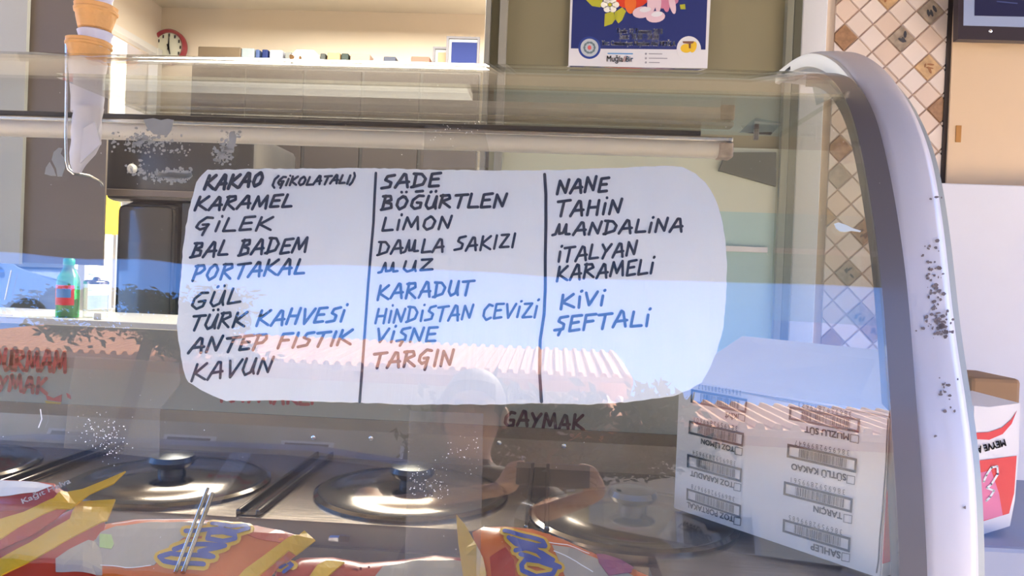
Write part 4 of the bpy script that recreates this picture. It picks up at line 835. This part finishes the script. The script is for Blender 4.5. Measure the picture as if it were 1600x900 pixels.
# tall dark appliances in the middle of the shop
def bxthing(name, px, Y, dep, z0, m_, lb, cat, bev=.02, extra=None):
    aa, bb_, cc, dd = pxr(*px, Y); cc = z0+H if z0 is not None else cc; r_ = empty(name, Vector(((aa+bb_)/2, Y+dep/2, cc)), lb, cat)
    obj('body', box(nb(), aa, bb_, Y, Y+dep, cc, dd, bev), m_, r_, True)
    if extra: extra(r_, aa, bb_, Y, cc, dd)
    return r_
def fr_extra(r_, a, b, Y, c, d):
    obj('front_door', box(nb(), a+.015, b-.015, Y-.03, Y-.002, c+.06, d-.02, .025), mat('dark_grey_door', (.050, .048, .046), .22, coat=.6), r_, True)
    obj('handle', box(nb(), b-.07, b-.05, Y-.06, Y-.03, (c+d)/2-.15, (c+d)/2+.15, .004), 'steel_bright', r_)
bxthing('dark_fridge', (183, 315, 278, 500), 3.3, .5, -H, mat('dark_appliance', (.035, .033, .032), .3), 'dark grey upright fridge with rounded corners left of the sign', 'fridge', .04, fr_extra)
def hood_extra(r_, a, b, Y, c, d):
    obj('hood_edge', box(nb(), a+.02, b-.02, Y-.02, Y-.004, c+.02, c+.05, .004), mat('edge_brown', (.13, .10, .08), .4), r_)
    t = nb(); lathe(t, [(.02, 0), (.022, .012), (.012, .02)], P(156+52, 264, Y-.001), Vector((0, -1, 0)), 14); obj('lamp_button', t, 'white_plastic', r_)
_, _, _, ft = pxr(183, 315, 278, 500, 3.3); aa, bb_, cc, dd = pxr(163, 203, 398, 307, 3.3)
bc_ = empty('base_cabinet', Vector((P(340, 400, 3.3).x, 3.5, 0)), 'dark base cabinet beside the fridge, mostly behind the sign', 'cabinet')
obj('cabinet_body', box(nb(), P(281, 400, 3.3).x, P(398, 400, 3.3).x, 3.3, 3.8, 0, ft, .006), MT['dark_appliance'], bc_)
r_ = empty('bread_oven', Vector(((aa+bb_)/2, 3.5, ft)), 'broad dark oven standing on the fridge, its top hidden by the white lamp', 'oven')
obj('oven_body', box(nb(), aa, bb_, 3.3, 3.85, ft+.001, dd, .03), MT['dark_appliance'], r_, True); hood_extra(r_, aa, bb_, 3.3, ft, dd)
t = nb(); aa, bb_, cc, dd = pxr(404, 200, 420, 268, 3.9); t.free(); t = nb(); box(t, aa, bb_, 3.9, 3.96, 0, dd, .004); tag(obj('cream_pillar', t, mat('pillar_cream', (.70, .55, .36), .6), None), 'thin cream post in front of the dark cabinet, just above the sign', 'post')
# back counter with bottle and canister
zc = P(100, 498, 2.6).z-H
bc = empty('back_counter', V(-1.4, 2.8, -H), 'grey counter behind the case at the left', 'counter')
obj('counter_body', zbox(nb(), -2.35, P(690, 500, 2.6).x, 2.62, 3.05, -H, zc-.03), mat('counter_grey', (.13, .12, .115), .5, var=.1), bc)
obj('counter_top', zbox(nb(), -2.4, P(700, 500, 2.6).x, 2.58, 3.08, zc-.03, zc, .004), mat('counter_top', (.42, .41, .39), .3), bc)
Y = 2.68; s = Y/FPX; b0 = P(105, 498, Y); b0.z = zc+H
bt = empty('glass_bottle', b0, 'green glass mineral water bottle with red label on the back counter', 'bottle')
t = nb(); lathe(t, [(16*s, 0), (17*s, .004), (17*s, 40*s), (17*s, 58*s), (15.5*s, 66*s), (11*s, 74*s), (8*s, 80*s), (7.5*s, 88*s)], b0, n=32); obj('bottle_glass', t, GREEN, bt, True)
t = nb(); lathe(t, [(15*s, .004), (15*s, 30*s)], b0, n=24); obj('mineral_water', t, mat('green_water', (.02, .24, .15), .1, coat=1), bt, True)
t = nb(); lathe(t, [(8.2*s, 84*s), (8.6*s, 86*s), (8.6*s, 93*s), (7*s, 95*s)], b0, n=20); obj('cap', t, mat('cap_green', (.02, .30, .12), .35), bt, True)
t = nb(); 
def arcsheet(bm, c, r, z0, z1, a0, a1, n=12):
    A = [(c+Vector((math.sin(a0+(a1-a0)*k/n)*r, -math.cos(a0+(a1-a0)*k/n)*r, z0)), c+Vector((math.sin(a0+(a1-a0)*k/n)*r, -math.cos(a0+(a1-a0)*k/n)*r, z1))) for k in range(n+1)]
    for p, q in zip(A, A[1:]): bm.faces.new([bm.verts.new(v) for v in (p[0], q[0], q[1], p[1])])
arcsheet(t, b0, 17.6*s, 20*s, 52*s, -.9, 1.1); lb_ = obj('label', t, 'red_print', bt)
t = nb(); arcsheet(t, b0, 17.9*s, 32*s, 46*s, -.6, .8); obj('label_panel', t, mat('label_blue', (.08, .22, .50), .4), lb_)
b1 = P(149, 492, 2.72); b1.z = zc+H; s = 2.72/FPX
cn = empty('canister', b1, 'clear cylindrical canister with lid right of the green bottle', 'canister')
t = nb(); lathe(t, [(18*s, 0), (18*s, 54*s)], b1, n=32); obj('canister_body', t, PLAST, cn, True)
t = nb(); lathe(t, [(18.5*s, 54*s), (18.5*s, 58*s), (16*s, 60*s), (6*s, 61*s), (5*s, 65*s), (1*s, 66*s)], b1, n=32, capt=False); obj('lid', t, 'steel_lid', cn, True)
t = nb(); b2 = P(152, 500, 2.62); box(t, b2.x-.014, b2.x+.014, 2.62, 2.645, zc+H, zc+H+.024, .002); tag(obj('sugar_cube_box', t, 'white_plastic'), 'tiny white box at the counter edge below the canister', 'box')
t = nb(); zbox(t, -5.6, -5.3, 8.6, 8.66, -.02, 1.7); q0, q1, q2, q3 = pxr(158, 305, 185, 366, 7.5); t.free()
t = nb(); box(t, q0, q1, 7.5, 7.55, q2, q3, .01); r_ = empty('street_sign', Vector(((q0+q1)/2, 7.5, -.3)), 'yellow sign outdoors seen through the narrow bright window gap', 'sign'); obj('sign_board', t, mat('sign_yellow', (.90, .62, .02), .4), r_)
t = nb(); box(t, q0, q1, 7.5, 7.54, P(170, 343, 7.5).z, q3+.001, .0); t.free(); t = nb(); tube(t, [Vector(((q0+q1)/2, 7.6, -.3)), Vector(((q0+q1)/2, 7.6, q3-.02))], .03); obj('pole', t, 'steel_bright', r_)
# cartons outside at the right
OB = Pl(V(0, 1.62, 0), Vector((0, -1, 0)))
r_ = empty('carton', P(1570, 850, 1.7), 'crinkled white and red carton standing outside the case at the right edge', 'carton')
t = nb(); slab(t, OB, [(1522, 634), (1545, 636), (1594, 630), (1592, 700), (1586, 780), (1578, 822), (1520, 840)], -.18, 0, 25); obj('carton_body', t, mat('bag_white', (.66, .66, .68), .35, var=.04, bump=.3, bs=12), r_)
t = nb(); slab(t, OB, [(1524, 720), (1556, 716), (1588, 712), (1584, 770), (1576, 802), (1522, 818)], .001, .0016, 25); obj('red_print', t, 'red_print', r_)
t = nb(); slab(t, OB, [(1520, 740), (1548, 735), (1560, 770), (1566, 805), (1522, 816)], .0016, .002, 25); obj('pink_print', t, mat('pink_print', (.62, .15, .30), .4), r_)
t = nb(); slab(t, OB, [(1524, 676), (1545, 675), (1565, 668), (1580, 655), (1588, 642), (1580, 662), (1566, 678), (1545, 687), (1524, 686)], .001, .0016, 12); obj('red_swoosh', t, 'red_print', r_)
t = nb(); stroke(t, OB, [(1536, 752), (1540, 742), (1548, 730), (1557, 728), (1558, 740), (1548, 756), (1541, 762), (1552, 766), (1546, 776), (1540, 782)], 3.2, .003); obj('white_curl', t, mat('bag_white', (0, 0, 0)), r_)
t = nb(); ptext(t, OB, 'MEYVE A', (1568, 686), (1524, 698), .003, 1.3, .0006); obj('printed_words', t, 'box_ink', r_)
BRN = mat('brown_card', (.30, .18, .09), .8, var=.1)
t = nb(); q0, q1, q2, q3 = pxr(1515, 590, 1560, 700, 1.86); box(t, q0, q1+.05, 1.86, 2.05, P(1560, 842, 1.6).z, q3, .01); tag(obj('brown_box', t, BRN), 'plain brown cardboard box behind the red and white carton', 'box')
t = nb(); q0, q1, q2, q3 = pxr(1500, 838, 1680, 900, 1.58); box(t, q0, q1+.3, 1.55, 2.15, 0, P(1560, 842, 1.6).z-.001, .01); tag(obj('side_stand', t, mat('stand_blue', (.30, .34, .44), .5)), 'low blue grey stand under the cartons at the right', 'stand')
# ------------------------------------------------------------------ the person taking the picture, seen only in the glass
pr_ = empty('person', V(-.21, -.46, -H), 'person in a dark shirt holding up a phone, faintly mirrored below the sign', 'person')
def skin(chains, name):
    me = bpy.data.meshes.new(name); vs, es, rs, key = [], [], [], {}
    for ch in chains:
        prev = None
        for x, y, z, r in ch:
            if z > .09: z -= dzp
            k = (round(x, 4), round(y, 4), round(z, 4))
            if k not in key: key[k] = len(vs); vs.append(V(x, y, z)); rs.append(r)
            if prev is not None: es.append((prev, key[k]))
            prev = key[k]
    me.from_pydata(vs, es, []); o = bpy.data.objects.new(name, me); C.objects.link(o)
    md = o.modifiers.new('s', 'SKIN'); md.use_smooth_shade = True
    for i, r in enumerate(rs): me.skin_vertices[0].data[i].radius = (r, r); me.skin_vertices[0].data[i].use_root = (i == 0)
    o.modifiers.new('u', 'SUBSURF').levels = 2
    bpy.context.view_layer.update(); m2 = bpy.data.meshes.new_from_object(o.evaluated_get(bpy.context.evaluated_depsgraph_get()))
    bpy.data.objects.remove(o); return m2
px_, py_ = -.21, -.47; dzp = .075
ch = [[(px_, py_, -.33, .15), (px_, py_, -.20, .135), (px_, py_-.01, -.04, .15), (px_, py_, .10, .145), (px_, py_+.01, .19, .075), (px_, py_+.03, .245, .055), (px_, py_+.05, .30, .075), (px_, py_+.055, .36, .092), (px_, py_+.04, .43, .07)]]
for s in (-1, 1):
    wx = s*.075+.015
    ch.append([(px_, py_, .10, .145), (px_+s*.17, py_, .12, .068), (px_+s*.25, py_+.09, -.06, .048), (px_+s*.20, py_+.20, -.13, .042), (wx+s*.03, -.11, -.05, .028), (wx+s*.02, -.07, -.02, .030)])
    for f, (dz, l) in enumerate(((.030, .034), (.010, .040), (-.010, .038), (-.028, .030))):
        ch.append([(wx+s*.02, -.07, -.02, .030), (wx+s*.018, -.045, -.01+dz, .0085), (wx+s*.004, -.030, -.005+dz, .008), (wx-s*l*.5, -.026, -.003+dz, .007)])
    ch.append([(wx+s*.02, -.07, -.02, .030), (wx, -.052, -.035, .010), (wx-s*.02, -.036, -.030, .009)])
    ch.append([(px_, py_, -.33, .15), (px_+s*.10, py_, -.42, .095), (px_+s*.115, py_+.02, -.78, .06), (px_+s*.12, py_-.01, -1.13, .042), (px_+s*.125, py_+.10, -1.205, .038), (px_+s*.13, py_+.18, -1.215, .030)])
me = skin(ch, 'body')
for m_ in (mat('skin_tone', (.50, .28, .18), .5), mat('dark_shirt', (.05, .045, .05), .8), mat('jeans', (.05, .07, .13), .8), mat('shoe', (.03, .03, .03), .6)): me.materials.append(m_)
for p in me.polygons:
    c_ = p.center; z = c_.z-H; arm = abs(c_.x-px_) > .2 and z > -.2
    p.use_smooth = True
    p.material_index = 3 if z < -1.14 else 2 if z < -.30 else (0 if (z > .205-dzp or c_.y > py_+.13) else 1)
bo = bpy.data.objects.new('body', me); C.objects.link(bo); bo.parent = pr_; bo.matrix_parent_inverse = Matrix.Translation(-Vector(pr_.location))
hc = V(px_, py_+.055, .37-dzp)
def blob(name, c, sx_, sy_, sz_, m_, cut=None):
    t = nb(); bmesh.ops.create_uvsphere(t, u_segments=24, v_segments=16, radius=1)
    for v in t.verts: v.co = Vector((v.co.x*sx_, v.co.y*sy_, v.co.z*sz_))+c
    if cut: bmesh.ops.delete(t, geom=[v for v in t.verts if cut(v.co)], context='VERTS')
    return obj(name, t, m_, pr_, True)
blob('hair', hc+Vector((0, -.022, .028)), .093, .10, .105, mat('dark_hair', (.02, .014, .01), .7), lambda p: p.z < hc.z-.03 or (p.y > hc.y+.055 and p.z < hc.z+.05))
for s in (-1, 1):
    blob('eye', hc+Vector((s*.032, .083, .0)), .013, .010, .009, mat('eye_dark', (.05, .04, .04), .2)); blob('ear', hc+Vector((s*.092, 0, -.01)), .012, .022, .034, MT['skin_tone'])
blob('nose', hc+Vector((0, .095, -.028)), .014, .022, .026, MT['skin_tone']); blob('mouth', hc+Vector((0, .082, -.066)), .026, .010, .008, mat('lips', (.42, .16, .13), .5))
t = nb(); zbox(t, -.062, .098, -.022, -.014, -.05, .025, .003); ph = obj('phone_body', t, 'black_plastic'); tag(ph, 'black phone held up by the mirrored person', 'phone')
t = nb(); lathe(t, [(.006, 0), (.006, .002), (.001, .002)], V(0, -.014, 0), Vector((0, 1, 0)), 16, capt=False); obj('phone_lens', t, 'chrome', ph)
